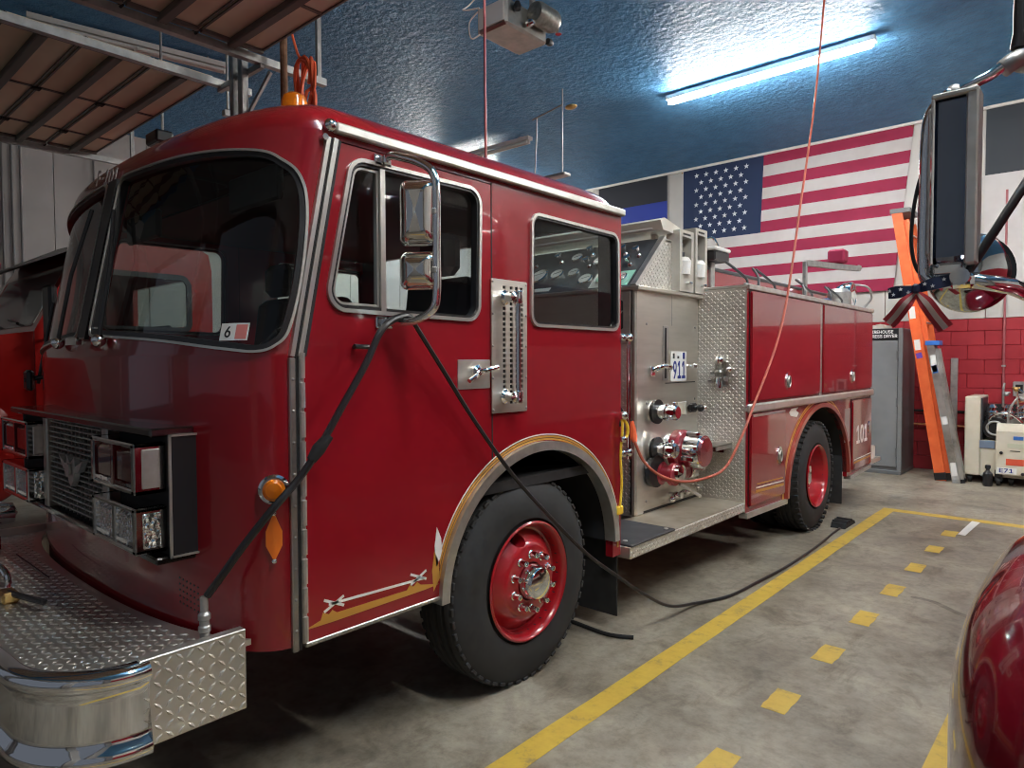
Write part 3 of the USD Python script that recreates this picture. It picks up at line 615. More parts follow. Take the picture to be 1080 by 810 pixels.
# marker lamp and reflector on the front corner
c0=FS(np.array([.085]),np.array([1.163]),0.)[0]; nn=FS(np.array([.085]),np.array([1.163]),1.)[0]-c0
def on_front(s,z): 
    c=FS(np.array([s]),np.array([z]),0.)[0]; n=FS(np.array([s]),np.array([z]),1.)[0]-c; n/=np.linalg.norm(n); return c,n
def lathe_dir(prof,c,n,k=24):
    m=lathe(prof,'z',(0,0,0),k); m.apply_transform(trimesh.geometry.align_vectors([0,0,1],n)); m.apply_translation(c); return m
c0,n0=on_front(.085,1.163)
mk=E.add('marker_lamp', lathe_dir([(.001,-.005),(.052,-.005),(.052,.006),(.044,.014),(.038,.014),(.001,.014)],c0,n0), CHROME)
mk.add('lens', lathe_dir([(.001,.012),(.038,.012),(.037,.028),(.026,.038),(.001,.042)],c0,n0), AMBER, 30, 'amber lens')
rf=E.add('side_reflector', mapped(rp([(.062,.97),(.087,.915),(.112,.97),(.112,1.02),(.087,1.085),(.062,1.02)],.006),FS,.001,.012,US), ORANGE, 40, 'orange plastic reflector')
for z in (.918,1.082): rf.add('screw', ball(FS(np.array([.087]),np.array([z]),.012)[0],.010,sub=1), CHROME)
# small perforated drain holes on the nose
E.add('drain_holes', cat([lathe_dir([(.001,0),(.004,0),(.004,.0012),(.001,.0012)],*on_front(.40+.02*i,.80-.022*j+.004*i),k=6) for i in range(6) for j in range(5)]), MATBLACK, False, kind='stuff')
# perforated vent on the quarter
vent=rr(-.300,-.052,1.36,1.978,.006)
vp=vent
for i in range(4):
    for j in range(23): vp=vp.difference(sbox(-.225+i*.037+(.012 if i else 0)-.0,1.40+j*.0243,-.225+i*.037+(.012 if i else 0)+.020,1.40+j*.0243+.0155))
v=qtr.add('perforated_vent', mapped(vp,Sx(0),.004,.010), STEEL, False, 'stainless perforated vent plate')
v.add('backing', mapped(vent.buffer(-.004),Sx(0),.0005,.004), MATBLACK, False)
for y in (-.292,-.06):
    for z in np.linspace(1.375,1.965,5): v.add('rivet', ball((.011,y,z),.006,(.6,1,1),1), GALV)
gr=qtr.add('grab_rail', rod((.065,-.182,1.43),(.065,-.182,1.90),.014,12), CHROME)
for z in (1.435,1.895):
    gr.add('bracket', cat([lathe([(.001,.008),(.032,.008),(.034,.020),(.022,.032),(.018,.06),(.024,.075),(.001,.085)],'x',(0,-.215,z),14),lathe([(.020,-.03),(.024,-.02),(.024,.02),(.020,.03),(.001,.03)],'z',(.065,-.182,z),12),bar((.05,-.215,z),(.06,-.182,z),.03,.03)]), CHROME)
# beacon on the roof
b=E.add('beacon', lathe([(.001,0),(.080,0),(.083,.016),(.066,.022),(.001,.022)],'z',(-.36,-1.06,2.565),24), CHROME)
b.add('lens', lathe([(.056,.020),(.051,.080),(.043,.102),(.025,.114),(.001,.117)],'z',(-.36,-1.06,2.565),24), AMBER, 30, 'amber beacon lens')
b.add('bulb', lathe([(.001,.03),(.03,.03),(.03,.09),(.001,.10)],'z',(-.36,-1.06,2.565),10), CHROME)
# west-coast mirror on the near door
mr=E.add('mirror_arm', tube(curve([(.02,-.905,2.372),(.05,-.90,2.385),(.10,-.885,2.372),(.17,-.865,2.345),(.232,-.852,2.30),(.25,-.85,2.22),(.25,-.85,2.0),(.25,-.85,1.86),(.235,-.855,1.795),(.17,-.868,1.76),(.10,-.885,1.750),(.02,-.895,1.752)],7),.0155,12), CHROME, True, 'chrome tube mirror arm')
for z in (2.372,1.752): mr.add('foot', cat([bx(-.002,.012,-.945,-.865,z-.022,z+.022,.004),bx(.01,.04,-.92,-.885,z-.018,z+.018,.006)]), CHROME)
def mirror_head(z0,z1,y0,y1):
    p=rr(y0,y1,z0,z1,.03)
    h=plate(p,-.5,.5,'yz').vertices
    lay=[(0.0,0.0),(.012,.0),(.018,.006),(.024,.008),(.040,.016),(.055,.034),(.060,.050)]
    V=[];F=[]; base=p.exterior; n=72; cy,cz=(y0+y1)/2,(z0+z1)/2
    for k,(dx,ins) in enumerate(lay):
        q=p.buffer(-ins) if ins else p; e=q.exterior; pts=np.array([e.interpolate(t,normalized=True).coords[0] for t in np.linspace(0,1,n,endpoint=False)])
        V.append(np.column_stack([np.full(n,0.)-dx,pts[:,0]-cy,pts[:,1]-cz]))
    V=np.vstack(V+[[[-.061,0,0],[0.002,0,0]]]); K=len(lay)
    for k in range(K-1):
        for i in range(n): j=(i+1)%n; F+=[[k*n+i,k*n+j,(k+1)*n+j],[k*n+i,(k+1)*n+j,(k+1)*n+i]]
    for i in range(n): j=(i+1)%n; F+=[[(K-1)*n+i,(K-1)*n+j,K*n],[j,i,K*n+1]]
    m=trimesh.Trimesh(V,np.array(F),process=False)
    if m.volume<0: m.invert()
    return m,cy,cz
for z0,z1,yy in ((2.030,2.275,.0),(1.868,2.008,.0)):
    m,cy,cz=mirror_head(z0,z1,-.074,.074); m=rot(m,[0,0,1],122); m.apply_translation((.178,-.868+yy,cz))
    hd=mr.add('mirror_head', m, MIRRORC, 40, 'polished mirror back'); rim=None
    hd.add('bracket', bx(.19,.262,-.868,-.838,cz-.012,cz+.012,.004), GALV)
# grab knobs and hand rail behind the cab
hr=E.add('rear_handrail', rod((.0,.885,1.02),(.0,.885,1.74),.013,12), CHROME)
for z in (1.735,1.06): hr.add('knob', cat([ball((.0,.885,z),.026),ball((.0,.815,z),.024),rod((0,.79,z),(0,.885,z),.012)]), CHROME)
# rear wall, interior
rw=sbox(-CW+.03,.62,-.03,2.42).difference(rr(-CW+.20,-.12,1.72,2.385,.05))
E.add('cab_rear_wall', plate(rw,.757,.798,'xz'), RED, False); E.add('rear_lining', plate(rw,.742,.756,'xz'), VINYL, False); E.add('headliner', bx(-CW+.07,-.07,-1.02,.74,2.386,2.398,.004), VINYL)
E.add('cab_rear_window', plate(rr(-CW+.19,-.11,1.71,2.39,.05),.770,.776,'xz'), GLASS, False)
E.add('cab_floor', bx(-CW+.03,-.03,-1.38,.78,.98,1.03), VINYL); E.add('engine_cover', bx(-1.75,-.72,-.9,.7,1.03,1.52,.06), VINYL)
E.add('dashboard', plate(Polygon([(-1.43,1.0),(-1.43,1.58),(-1.34,1.65),(-1.12,1.60),(-1.05,1.45),(-1.05,1.0)]),-CW+.12,-.12,'yz'), VINYL, 30)
for sx in (-.44,-2.0):
    s_=E.add('seat', bx(sx-.24,sx+.24,-.78,-.28,1.30,1.46,.05), SEATCLOTH); s_.add('backrest', rot(bx(sx-.24,sx+.24,-.33,-.20,1.44,2.02,.05),[1,0,0],-8,(sx,-.26,1.44)), SEATCLOTH); s_.add('headrest', bx(sx-.13,sx+.13,-.26,-.15,2.03,2.24,.04), SEATCLOTH); s_.add('base', bx(sx-.2,sx+.2,-.7,-.3,1.03,1.30,.02), VINYL)
th=np.linspace(0,2*np.pi,40,endpoint=False)
sw=rot(tube(np.stack([.22*np.cos(th),.22*np.sin(th),0*th],1),.014,8,True),[1,0,0],38); sw=mv(sw,(-.46,-.97,1.74))
w=E.add('steering_wheel', sw, BLACK); w.add('spoke', cat([rod((-.46,-.97,1.72),(-.46+dx,-.97+dy,1.74+dz),.012,8) for dx,dy,dz in ((-.21,0,0),(.21,0,0),(0,-.17,-.13))]), BLACK); w.add('column', rod((-.46,-.97,1.72),(-.46,-1.2,1.5),.03,10), BLACK)
for sx in (-.45,-1.6): E.add('sun_visor', bx(sx-.2,sx+.2,-1.2,-1.17,2.22,2.36,.01), VINYL)
# wipers on the windshield
for s0,s1,z1 in ((.92,1.20,2.25),(1.62,1.50,2.3)):
    a=FS(np.array([s0+.15 if s0<1 else s0]),np.array([1.69]),.03)[0]; bq=FS(np.array([s1]),np.array([z1]),.03)[0]; md=FS(np.array([(s0+s1)/2]),np.array([2.0]),.045)[0]
    wp=E.add('wiper', tube([a,md,bq],.009,8), BLACK); wp.add('pivot', ball(a,.028,sub=1), CHROME)
gm=FS(np.array([1.36]),np.array([1.69]),.05)[0]; E.add('hose_nozzle', bar(gm+[-.0,0,0],gm+[.14,0,.0],.03,.03), CHROME)
hx=FS(np.array([2.47]),np.array([1.3]),.02)[0]
E.add('far_mirror', cat([rod((-CW-.02,-1.28,1.55),(-CW-.10,-1.50,1.5),.014),rod((-CW-.08,-1.44,1.48),(-CW-.05,-1.36,1.95),.010),bx(-CW-.14,-CW-.05,-1.50,-1.46,1.44,1.56,.015)]), BLACK)

# grille and lamps
gx0,gx1,gy=-2.14,-.30,-1.625
def lampbox(x0,x1):
    fr=sbox(x0,.935,x1,1.350)
    return fr
GB=E.add('grille_frame', cat([bx(gx0,gx1,gy-.03,-1.50,1.345,1.375,.006),bx(gx0,gx1,gy-.02,-1.50,.905,.93,.006)]), plain('dark_chrome',(.16,.155,.15),.15,1.))
GB.add('back_panel', bx(gx0+.01,gx1-.01,gy+.03,-1.48,.925,1.35), MATBLACK)
GB.add('end_cap', bx(gx1-.006,gx1+.012,-1.60,-1.46,.925,1.352,.004), BLACK)
GB.add('end_cap_trim', cat([bx(gx1+.010,gx1+.018,-1.602,-1.594,.925,1.352),bx(gx1+.010,gx1+.018,-1.49,-1.482,.925,1.352),bx(gx1+.010,gx1+.018,-1.60,-1.485,.925,.932),bx(gx1+.010,gx1+.018,-1.60,-1.485,1.345,1.352)]), SILVER)
GB.add('end_cap', bx(gx0-.012,gx0+.006,-1.60,-1.46,.925,1.352,.004), BLACK)
for x in (-.80,-1.60): GB.add('divider', bx(x-.03,x+.03,gy-.015,-1.52,.925,1.35,.006), plain('grille_divider',(.06,.02,.022),.3) if 0 else DULLALU)
for k in range(17):
    z=.955+k*.0232; E.add('grille_bar', bx(-1.575,-.835,gy+.0,gy+.02,z,z+.006,.002), GALV)
for k in range(14): E.add('grille_bar', bx(-1.55+k*.053,-1.546+k*.053,gy+.008,gy+.02,.94,1.345), DULLALU, False)
ep=[(-.16,.045),(-.06,.01),(-.05,.05),(0,.02),(.05,.05),(.06,.01),(.16,.045),(.10,-.01),(.05,-.015),(.03,-.055),(0,-.08),(-.03,-.055),(-.05,-.015),(-.10,-.01)]
em=E.add('emblem', plate(aff.translate(Polygon(ep),-1.20,1.15),gy-.022,gy+.002,'xz'), SILVER, False, 'winged chrome emblem'); em.add('disc', lathe([(.001,0),(.030,0),(.022,.012),(.001,.014)],'y',(-1.20,gy-.036,1.145),18), SILVER)
def lamp_pair(x0,x1,z0,z1,kind):
    h=E.add('headlamp' if kind else 'warning_lamp', cat([bx(x0,x1,gy-.075,gy+.03,z1-.018,z1,.005),bx(x0,x1,gy-.075,gy+.03,z0,z0+.018,.005),bx(x0,x0+.03,gy-.075,gy+.03,z0,z1,.005),bx(x1-.03,x1,gy-.075,gy+.03,z0,z1,.005),bx(x0+.03,x1-.03,gy-.05,gy+.02,z0+.01,z0+.03,.004)]), CHROME)
    xm=(x0+x1)/2
    h.add('bulb_divider', bx(xm-.015,xm+.015,gy-.072,gy+.02,z0+.01,z1-.01,.004), CHROME if kind else REDLENS)
    for a,bq in ((x0+.035,xm-.015),(xm+.015,x1-.035)):
        h.add('lens', bx(a,bq,gy-.066,gy+.0,z0+.02,z1-.02,.02), LENS if kind else REDLENS, 30, 'ribbed clear lens' if kind else 'dark red lens')
    h.add('side_lens', bx(x1-.004,x1+.004,gy-.05,gy+.01,z0+.02,z1-.02,.003), SILVER if not kind else LENS)
for x0,x1 in ((-.755,-.325),(-2.125,-1.645)):
    lamp_pair(x0,x1,1.150,1.325,0); lamp_pair(x0,x1,.945,1.105,1)

# bumper with deck
def bump_outline(off=0.):
    a=[(-.055,-1.44),(-.055,-1.77)]
    cxx,cyy,r=-.355,-1.79,.30
    a+=[(cxx+r*math.cos(t),cyy-r*math.sin(t)*.86) for t in np.linspace(0.08,math.pi/2,14)]
    a+=[(-.8,-2.075),(-1.22,-2.095)]
    b=[(-2.44-x,y) for x,y in a[::-1]]
    return a+b[1:]
bo=bump_outline()
deck=Polygon(bo+[(-2.385,-1.40)]+[tuple(FS(np.array([s]),np.array([.65]),.02)[0][:2]) for s in np.linspace(SL-.08,.08,40)]+[(-.055,-1.40)]).buffer(0)
DZ=.655
dk=E.add('bumper_deck', plate(deck.buffer(-.004),DZ-.02,DZ,'xy'), TREAD, False, 'diamond plate bumper deck')
dk.add('tread_pattern', lozenges(deck.buffer(-.03),Sz(DZ),.030,.030,.011,.003), TREAD, False, kind='stuff')
def ribbon(pts,z0,z1,prof):
    """sweep a (offset, z) profile along a plan line"""
    P=np.array(pts); T=np.gradient(P,axis=0); T/=np.linalg.norm(T,axis=1,keepdims=True); N=np.stack([-T[:,1],T[:,0]],1)
    if N[len(N)//2][1]>0: N=-N
    prof=np.array(prof); k=len(prof); V=[];F=[]
    for p,nn_ in zip(P,N): V.append(np.column_stack([p[0]+nn_[0]*prof[:,0],p[1]+nn_[1]*prof[:,0],prof[:,1]]))
    V=np.vstack(V)
    for i in range(len(P)-1):
        for j in range(k): j2=(j+1)%k; F+=[[i*k+j,i*k+j2,(i+1)*k+j2],[i*k+j,(i+1)*k+j2,(i+1)*k+j]]
    for j in range(1,k-1): F+=[[0,j,j+1],[(len(P)-1)*k,(len(P)-1)*k+j+1,(len(P)-1)*k+j]]
    m=trimesh.Trimesh(V,np.array(F),process=False)
    if m.volume<0: m.invert()
    return m
L=LineString(bo); seg=np.array([L.interpolate(t).coords[0] for t in np.concatenate([np.linspace(.325,L.length-.325,110)])])
E.add('bumper_face', ribbon(seg,0,0,[(-.02,.695),(.012,.695),(.030,.682),(.034,.664),(.026,.645),(.008,.630),(.006,.60),(.006,.49),(.008,.470),(.026,.455),(.034,.438),(.030,.420),(.012,.408),(-.02,.408)]), CHROME, 50, 'polished wraparound bumper')
pl_=E.add('bumper_end_plate', bx(-.075,-.052,-1.79,-1.455,.425,.695,.003), TREAD, False, 'diamond plate bumper end'); pl_.add('tread_pattern', lozenges(sbox(-1.79,.425,-1.455,.695),Sx(-.052),.0335,.034,.013,.004), TREAD, False, kind='stuff')
pl_.add('edge_lip', bx(-.09,-.050,-1.79,-1.455,.690,.699,.003), SILVER)
E.add('bumper_end_plate', bx(-2.388,-2.365,-1.79,-1.455,.425,.695,.003), TREAD)
E.add('bumper_core', plate(deck.buffer(-.06),.44,DZ-.025,'xy'), CHASSIS, False)
E.add('fog_lamp', cat([lathe([(.001,0),(.085,0),(.09,.02),(.08,.03),(.001,.03)],'y',(-.86,-2.13,.55),24)]), BLACK)
# chrome siren and fittings on the bumper deck
sr=E.add('siren', lathe([(.001,0),(.10,0),(.115,.02),(.12,.10),(.105,.16),(.06,.20),(.05,.28),(.001,.30)],'y',(-1.93,-1.98,.86),28), CHROME)
sr.add('grille', lathe([(.001,-.012),(.09,-.012),(.10,.004),(.001,.004)],'y',(-1.93,-1.985,.86),24), GALV); sr.add('stand', bx(-1.99,-1.87,-1.88,-1.76,DZ,.78,.02), CHROME)
hk=E.add('tow_latch', tube(curve([(-1.52,-1.86,DZ),(-1.50,-1.86,DZ+.05),(-1.42,-1.86,DZ+.075),(-1.34,-1.85,DZ+.05),(-1.32,-1.85,DZ)],6),.013,10), CHROME); hk.add('bracket', bx(-1.18,-1.08,-1.92,-1.86,DZ,DZ+.045,.01), BRASS); hk.add('rod', rod((-1.13,-1.89,DZ+.035),(-.88,-1.83,DZ+.04),.012,10), BLACK)
dk.add('hatch_line', bx(-1.9,-1.35,-1.70,-1.695,DZ,DZ+.004), BLACK)
# wheels
def tyre(xo,yc,zc,R=.515,Wd=.28,lugs=54,top=.0005,hw=.016):
    o=[(.300,-.02),(.31,-.006),(.36,.0),(.41,-.004),(.455,-.016),(.485,-.030),(.505,-.040),(R,-.055)]
    prof=[(r,x) for r,x in o]
    for gx in (.085,.135,.185): prof+=[(R,-gx+.012),(R-.014,-gx+.008),(R-.014,-gx-.008),(R,-gx-.012)]
    prof+=[(r,-Wd-x) for r,x in o[::-1]]
    prof+=[(.262,-Wd+.01),(.262,-.03)]
    t=lathe(prof,'x',(xo,yc,zc),96,True)
    lug=[]
    for k in range(lugs):
        a=2*math.pi*k/lugs
        for hx in (-.044,-Wd+.044):
            b=bx(-hw,hw,-.018,.018,-.016,top,.003); b.apply_translation((hx,0,R-.006)); b=rot(b,[1,0,0],math.degrees(a)); b.apply_translation((xo,yc,zc)); lug.append(b)
    return t,cat(lug)
def wheel(label,xo,yc,kind,lugs=54,R=.515):
    zc=R-.004
    if kind=='front': prof=[(.262,-.14),(.262,-.03),(.272,-.012),(.290,-.006),(.296,.002),(.288,.008),(.280,.004),(.268,-.012),(.262,-.045),(.258,-.062),(.248,-.066),(.225,-.046),(.195,-.016),(.178,-.003),(.165,.0),(.095,.002),(.090,-.02),(.090,-.14)]
    else: prof=[(.262,-.20),(.262,-.03),(.272,-.012),(.290,-.006),(.296,.002),(.288,.008),(.280,.004),(.266,-.014),(.258,-.06),(.254,-.11),(.244,-.142),(.218,-.152),(.125,-.154),(.120,-.18),(.12,-.2)]
    m=lathe(prof,'x',(xo,yc,zc),64)
    if kind=='front':
        q=man(m)
        for a in (105,-75):
            tm=trimesh.creation.cylinder(.030,.3,sections=24); tm.apply_scale((1,1.35,1)); tm=rot(tm,[0,1,0],90); tm=rot(tm,[1,0,0],0); tm.apply_translation((xo-.05,yc+.214*math.cos(math.radians(a)),zc+.214*math.sin(math.radians(a)))); q=q-man(tm)
        m=unman(q)
    w=E.add('wheel', m, WHEELRED, 35, label)
    t,lg=tyre(xo,yc,zc,R,lugs=lugs,top=.0005 if kind=='front' else .007,hw=.016 if kind=='front' else .034); w.add('tyre', t, RUBBER, 35, 'black rubber tyre'); w.add('tread_blocks', lg, RUBBER, False, kind='stuff')
    if kind=='front':
        w.add('brake_drum', lathe([(.001,-.2),(.24,-.2),(.24,-.10),(.001,-.10)],'x',(xo,yc,zc),32), CHASSIS)
        w.add('hub_cap', lathe([(.088,-.01),(.088,.030),(.083,.038),(.081,.055),(.073,.066),(.05,.073),(.001,.076)],'x',(xo,yc,zc),36), CHROME, 35, 'chrome hub cap')
        for k in range(10):
            a=2*math.pi*(k+.5)/10; c=(xo,yc+.135*math.cos(a),zc+.135*math.sin(a)); w.add('lug_nut', lathe([(.001,0),(.021,0),(.021,.006),(.0165,.010),(.0155,.040),(.013,.046),(.008,.047),(.007,.040),(.001,.040)],'x',c,12), CHROME)
    else:
        w.add('hub', lathe([(.116,-.19),(.112,-.13),(.104,-.105),(.102,-.080),(.088,-.066),(.06,-.060),(.001,-.058)],'x',(xo,yc,zc),32), CHROME)
        for k in range(10):
            a=2*math.pi*(k+.5)/10; c=(xo-.152,yc+.170*math.cos(a),zc+.170*math.sin(a)); w.add('lug_nut', lathe([(.001,0),(.021,0),(.021,.01),(.0165,.014),(.015,.045),(.001,.05)],'x',c,12), CHROME)
wheel('front wheel with red rim',-.012,-.005,'front'); 
wheel('rear wheel with deep red rim',.075,4.09,'rear',48)
for xo,yc in ((-CW+.29,-.005),(-.235,4.09),(-CW+.28,4.09)):
    t,lg=tyre(xo,yc,.511); E.add('far_tyre', t, RUBBER, 35)
# wheel wells, chassis
def well(x0,x1,yc,zc,r,ry,foot,t=.015):
    o=arch_poly(r+t,yc,zc,ry+t,foot).difference(arch_poly(r,yc,zc,ry,foot-.1)); return plate(o,x0,x1,'yz')
E.add('wheel_well', well(-.75,-.005,ARC_Y,ARC_Z,.605,.655,0), MATBLACK, 40); E.add('wheel_well_back', plate(arch_poly(.60,ry=.65,foot=0),-.77,-.755,'yz'), MATBLACK, False)
E.add('chassis_rail', bx(-.95,-.83,-1.5,5.9,.60,.82), CHASSIS); E.add('chassis_rail', bx(-1.61,-1.49,-1.5,5.9,.60,.82), CHASSIS)
E.add('front_axle', bx(-2.2,-.25,-.07,.06,.42,.54,.02), CHASSIS); E.add('rear_axle', cat([rod((-2.2,4.09,.51),(-.2,4.09,.51),.10,16),ball((-1.22,4.09,.51),.24)]), CHASSIS)
E.add('fuel_tank', bx(-2.2,-1.7,.95,2.3,.35,.75,.05), CHASSIS); E.add('pump_casing', bx(-1.7,-.75,1.3,2.4,.38,.85,.08), CHASSIS); E.add('engine_sump', bx(-1.6,-.85,-1.0,.6,.45,.98,.05), CHASSIS)
E.add('drive_shaft', rod((-1.22,2.4,.6),(-1.22,4.0,.53),.05,12), CHASSIS)
E.add('mud_flap', bx(-.46,-.02,.79,.802,.10,.60,.004), RUBBER, False, 'black rubber mud flap'); E.add('mud_flap', bx(-.50,.02,5.06,5.072,.08,.60,.004), RUBBER, False, 'black rubber mud flap')
# ------------------------------------------------------------------ step, pump module and top-mount panel
PX=-.335; BX=.06
stp=E.add('running_board', bx(PX-.02,.055,.815,2.47,.445,.515,.004), TREAD, False, 'bare aluminium running board')
stp.add('top_plate', bx(PX,.05,1.35,2.45,.515,.519), noisy('worn_step_plate',(.36,.30,.21),(.56,.51,.42),scale=3,rough=.45,metal=.5), False, 'worn rust-stained top plate')
stp.add('rubber_mat', bx(PX,.062,.82,1.345,.515,.530,.004), noisy('step_mat',(.045,.046,.05),(.065,.066,.07),scale=10,rough=.6), False, 'dark rubber step mat')
for y in (.88,1.30): stp.add('screw', ball((-.02 if y<1 else .02,y,.531),.016,(1,1,.4),1), SILVER)
stp.add('tread_pattern', lozenges(sbox(.815,.445,2.47,.515),Sx(.055),.024,.026,.010,.003), TREAD, False, kind='stuff')
# transverse diamond-plate face at y=1.5, pillar and stainless side panel
pf=E.add('pump_front_plate', bx(-2.10,PX-.02,1.50,1.52,.515,2.10), TREAD, False, 'diamond plate front of the pump module'); pf.add('tread_pattern', lozenges(sbox(-1.0,.53,PX-.03,1.72),Sy(1.50),.0255,.027,.010,.003), TREAD, False, kind='stuff')
pf.add('upper_panel', bx(-2.05,PX-.03,1.494,1.50,1.72,2.09,.002), STEEL)
for x in (-.44,-.56): pf.add('slot', plate(rr(x-.016,x+.016,1.82,2.02,.015),1.488,1.496,'xz'), MATBLACK, False)
pf.add('chain', tube(curve([(-.60,1.46,1.72),(-.52,1.44,1.80),(-.42,1.47,1.95)],6),.009,6), CHROME)
E.add('pump_pillar', bx(PX-.06,PX+.012,1.50,1.615,.515,2.10,.012), STEEL, 30, 'steel corner pillar')
pp=E.add('pump_panel', bx(PX-.02,PX,1.61,2.45,.52,2.095,.003), STEEL, False, 'brushed stainless pump panel')
pp.add('seam', bx(PX-.001,PX+.0012,2.02,2.026,1.86,2.08), GALV)
for (y0,z0) in ((1.66,1.86),(1.66,.60),(2.40,.60),(2.40,1.86),(1.66,1.30),(2.40,1.3)): pp.add('screw', ball((PX,y0,z0),.011,(.5,1,1),1), GALV)
pp.add('bottom_seam', bx(PX,PX+.006,1.61,2.45,.519,.535), BLACK)
E.add('pump_top_ledge', bx(-2.12,PX+.045,1.48,2.60,2.085,2.115,.006), STEEL)
E.add('pump_core', bx(-2.08,PX-.03,1.525,2.44,.52,2.08), CHASSIS)
# sight gauge, number plate
sg=pp.add('sight_gauge', bx(PX,PX+.006,1.885,1.965,1.455,1.855,.002), ALU)
sg.add('slot', bx(PX+.006,PX+.009,1.912,1.930,1.47,1.84), BLACK)
npk=pp.add('number_plate', mapped(rr(2.0,2.245,1.445,1.67,.012),Sx(PX),.003,.007), PAPER, False, 'white number plate reading 911')
npk.add('number', text_on('911',.125,px_(PX+.007,2.025,1.468),.0015,wide=.20), BLUEINK, False); npk.add('badge', bx(PX+.007,PX+.009,2.03,2.055,1.615,1.655), INK, False); npk.add('badge', bx(PX+.007,PX+.009,2.185,2.215,1.612,1.66), BLUEINK, False); npk.add('badge', bx(PX+.007,PX+.009,2.10,2.125,1.615,1.635), INK, False)
pp.add('label_line', bx(PX,PX+.002,1.93,2.40,1.430,1.437), INK, False)
hd=pp.add('pull_handle', cat([bx(PX,PX+.02,1.70,1.75,1.49,1.56,.006),tube(curve([(PX+.02,1.725,1.53),(PX+.07,1.76,1.56),(PX+.08,1.86,1.555),(PX+.05,1.90,1.53)],6),.016,10)]), CHROME)
def outlet(y,z,r,L,capm,big=False):
    o=pp.add('discharge_outlet', lathe([(.001,0),(r*1.55,0),(r*1.6,.012),(r*1.3,.02),(r,.03),(r,L*.55),(r*1.18,L*.56),(r*1.18,L*.66),(r*.95,L*.68),(r*.95,L),(.001,L)],'x',(PX,y,z),24), CHROME)
    o.add('collar', lathe([(r*.9,.024),(r*1.7,.026),(r*1.7,.04),(r*.9,.042)],'x',(PX,y,z),24), BLACK)
    o.add('cap', lathe([(r*.9,L*.8),(r*1.05,L*.82),(r*1.05,L*1.08),(r*.8,L*1.15),(.001,L*1.15)],'x',(PX,y,z),18), capm)
    for a in (90,-30,210): o.add('lug', ball((PX+L*.95,y+r*1.2*math.cos(math.radians(a)),z+r*1.2*math.sin(math.radians(a))),r*.28,sub=1), CHROME)
    return o
outlet(1.76,1.235,.052,.17,CHROME); outlet(1.76,.965,.052,.16,CHROME)
# large intake with red ring; the red of its cap face is painted reflection
it=pp.add('intake', lathe([(.001,0),(.12,0),(.12,.03),(.098,.04),(.098,.17),(.001,.17)],'x',(PX,2.02,.94),32), CHROME)
it.add('red_ring', lathe([(.09,.04),(.148,.045),(.150,.10),(.13,.115),(.09,.115)],'x',(PX,2.02,.94),32), noisy('cap_red',(.30,.015,.03),(.36,.02,.04),rough=.35,coat=.5), 30, 'red coupling ring')
it.add('cap', lathe([(.098,.12),(.125,.15),(.125,.26),(.118,.27),(.001,.27)],'x',(PX,2.02,.94),32), CHROME); it.add('cap_face', lathe([(.001,.268),(.112,.268),(.10,.285),(.001,.29)],'x',(PX,2.02,.94),32), plain('red_reflection_metal',(.52,.20,.23),.16,.9), 30, 'chrome cap face tinted with a red reflection')  # red tint of the face stands for red surroundings mirrored in chrome
for a in range(0,360,90): it.add('handle_lug', bx(PX+.15,PX+.25,2.02-.018+.135*math.cos(math.radians(a+20)),2.02+.018+.135*math.cos(math.radians(a+20)),.94-.018+.135*math.sin(math.radians(a+20)),.94+.018+.135*math.sin(math.radians(a+20)),.006), CHROME)
it2=pp.add('lower_valve', lathe([(.001,0),(.085,0),(.085,.05),(.06,.06),(.06,.12),(.08,.125),(.08,.16),(.001,.16)],'x',(PX,1.80,.79),26), noisy('valve_red',(.34,.02,.04),(.40,.03,.05),rough=.35,coat=.4), 30, 'red painted valve')
it2.add('body', lathe([(.001,0),(.062,0),(.066,.05),(.06,.20),(.001,.21)],'y',(PX+.10,1.83,.785),22), plain('valve_red3',(.36,.02,.04),.3,coat=.6)); it2.add('cap', lathe([(.07,.0),(.075,.02),(.075,.09),(.06,.10),(.001,.10)],'y',(PX+.10,2.04,.785),20), CHROME, 30, 'chrome cap'); it2.add('cap', lathe([(.04,.1),(.062,.12),(.062,.2),(.001,.21)],'x',(PX,1.81,.80),20), CHROME)
it2.add('collar', lathe([(.07,.01),(.115,.012),(.115,.05),(.07,.052)],'x',(PX,1.735,.81),24), BLACK)
it2.add('lever', rod((PX+.12,1.93,.70),(PX+.20,2.10,.515+.08),.012,10), ALU); it2.add('drain_cock', cat([ball((PX+.06,2.0,.60),.03,sub=1),rod((PX,2.0,.60),(PX+.1,2.0,.60),.02),rod((PX+.05,1.93,.59),(PX+.05,2.12,.615),.014),ball((PX+.07,2.14,.61),.028,sub=1),ball((PX+.07,1.91,.585),.025,sub=1)]), CHROME)
dm=pp.add('dump_valve', cat([bx(PX,PX+.012,2.10,2.24,1.185,1.285,.003)]), noisy('label_beige',(.55,.52,.42),(.62,.58,.48),rough=.4)); dm.add('knob', cat([rod((PX,2.30,1.235),(PX+.10,2.30,1.235),.018),ball((PX+.10,2.30,1.235),.03,sub=1),bx(PX+.02,PX+.05,2.25,2.35,1.20,1.27,.01)]), BLACK); dm.add('knob', ball((PX+.11,2.345,1.235),.025,sub=1), CHROME)
for (y,z) in ((2.28,.80),(2.30,.72),(2.25,.66),(2.34,.62),(2.28,1.56)): pp.add('drain_valve', cat([rod((PX,y,z),(PX+.055,y,z),.012,8),ball((PX+.06,y,z),.020,sub=1)]), CHROME)
for (y,z) in ((1.64,.86),(2.15,.86),(2.30,.94)): pp.add('gauge_port', lathe([(.001,0),(.028,0),(.028,.02),(.018,.03),(.001,.03)],'x',(PX,y,z),14), GALV)
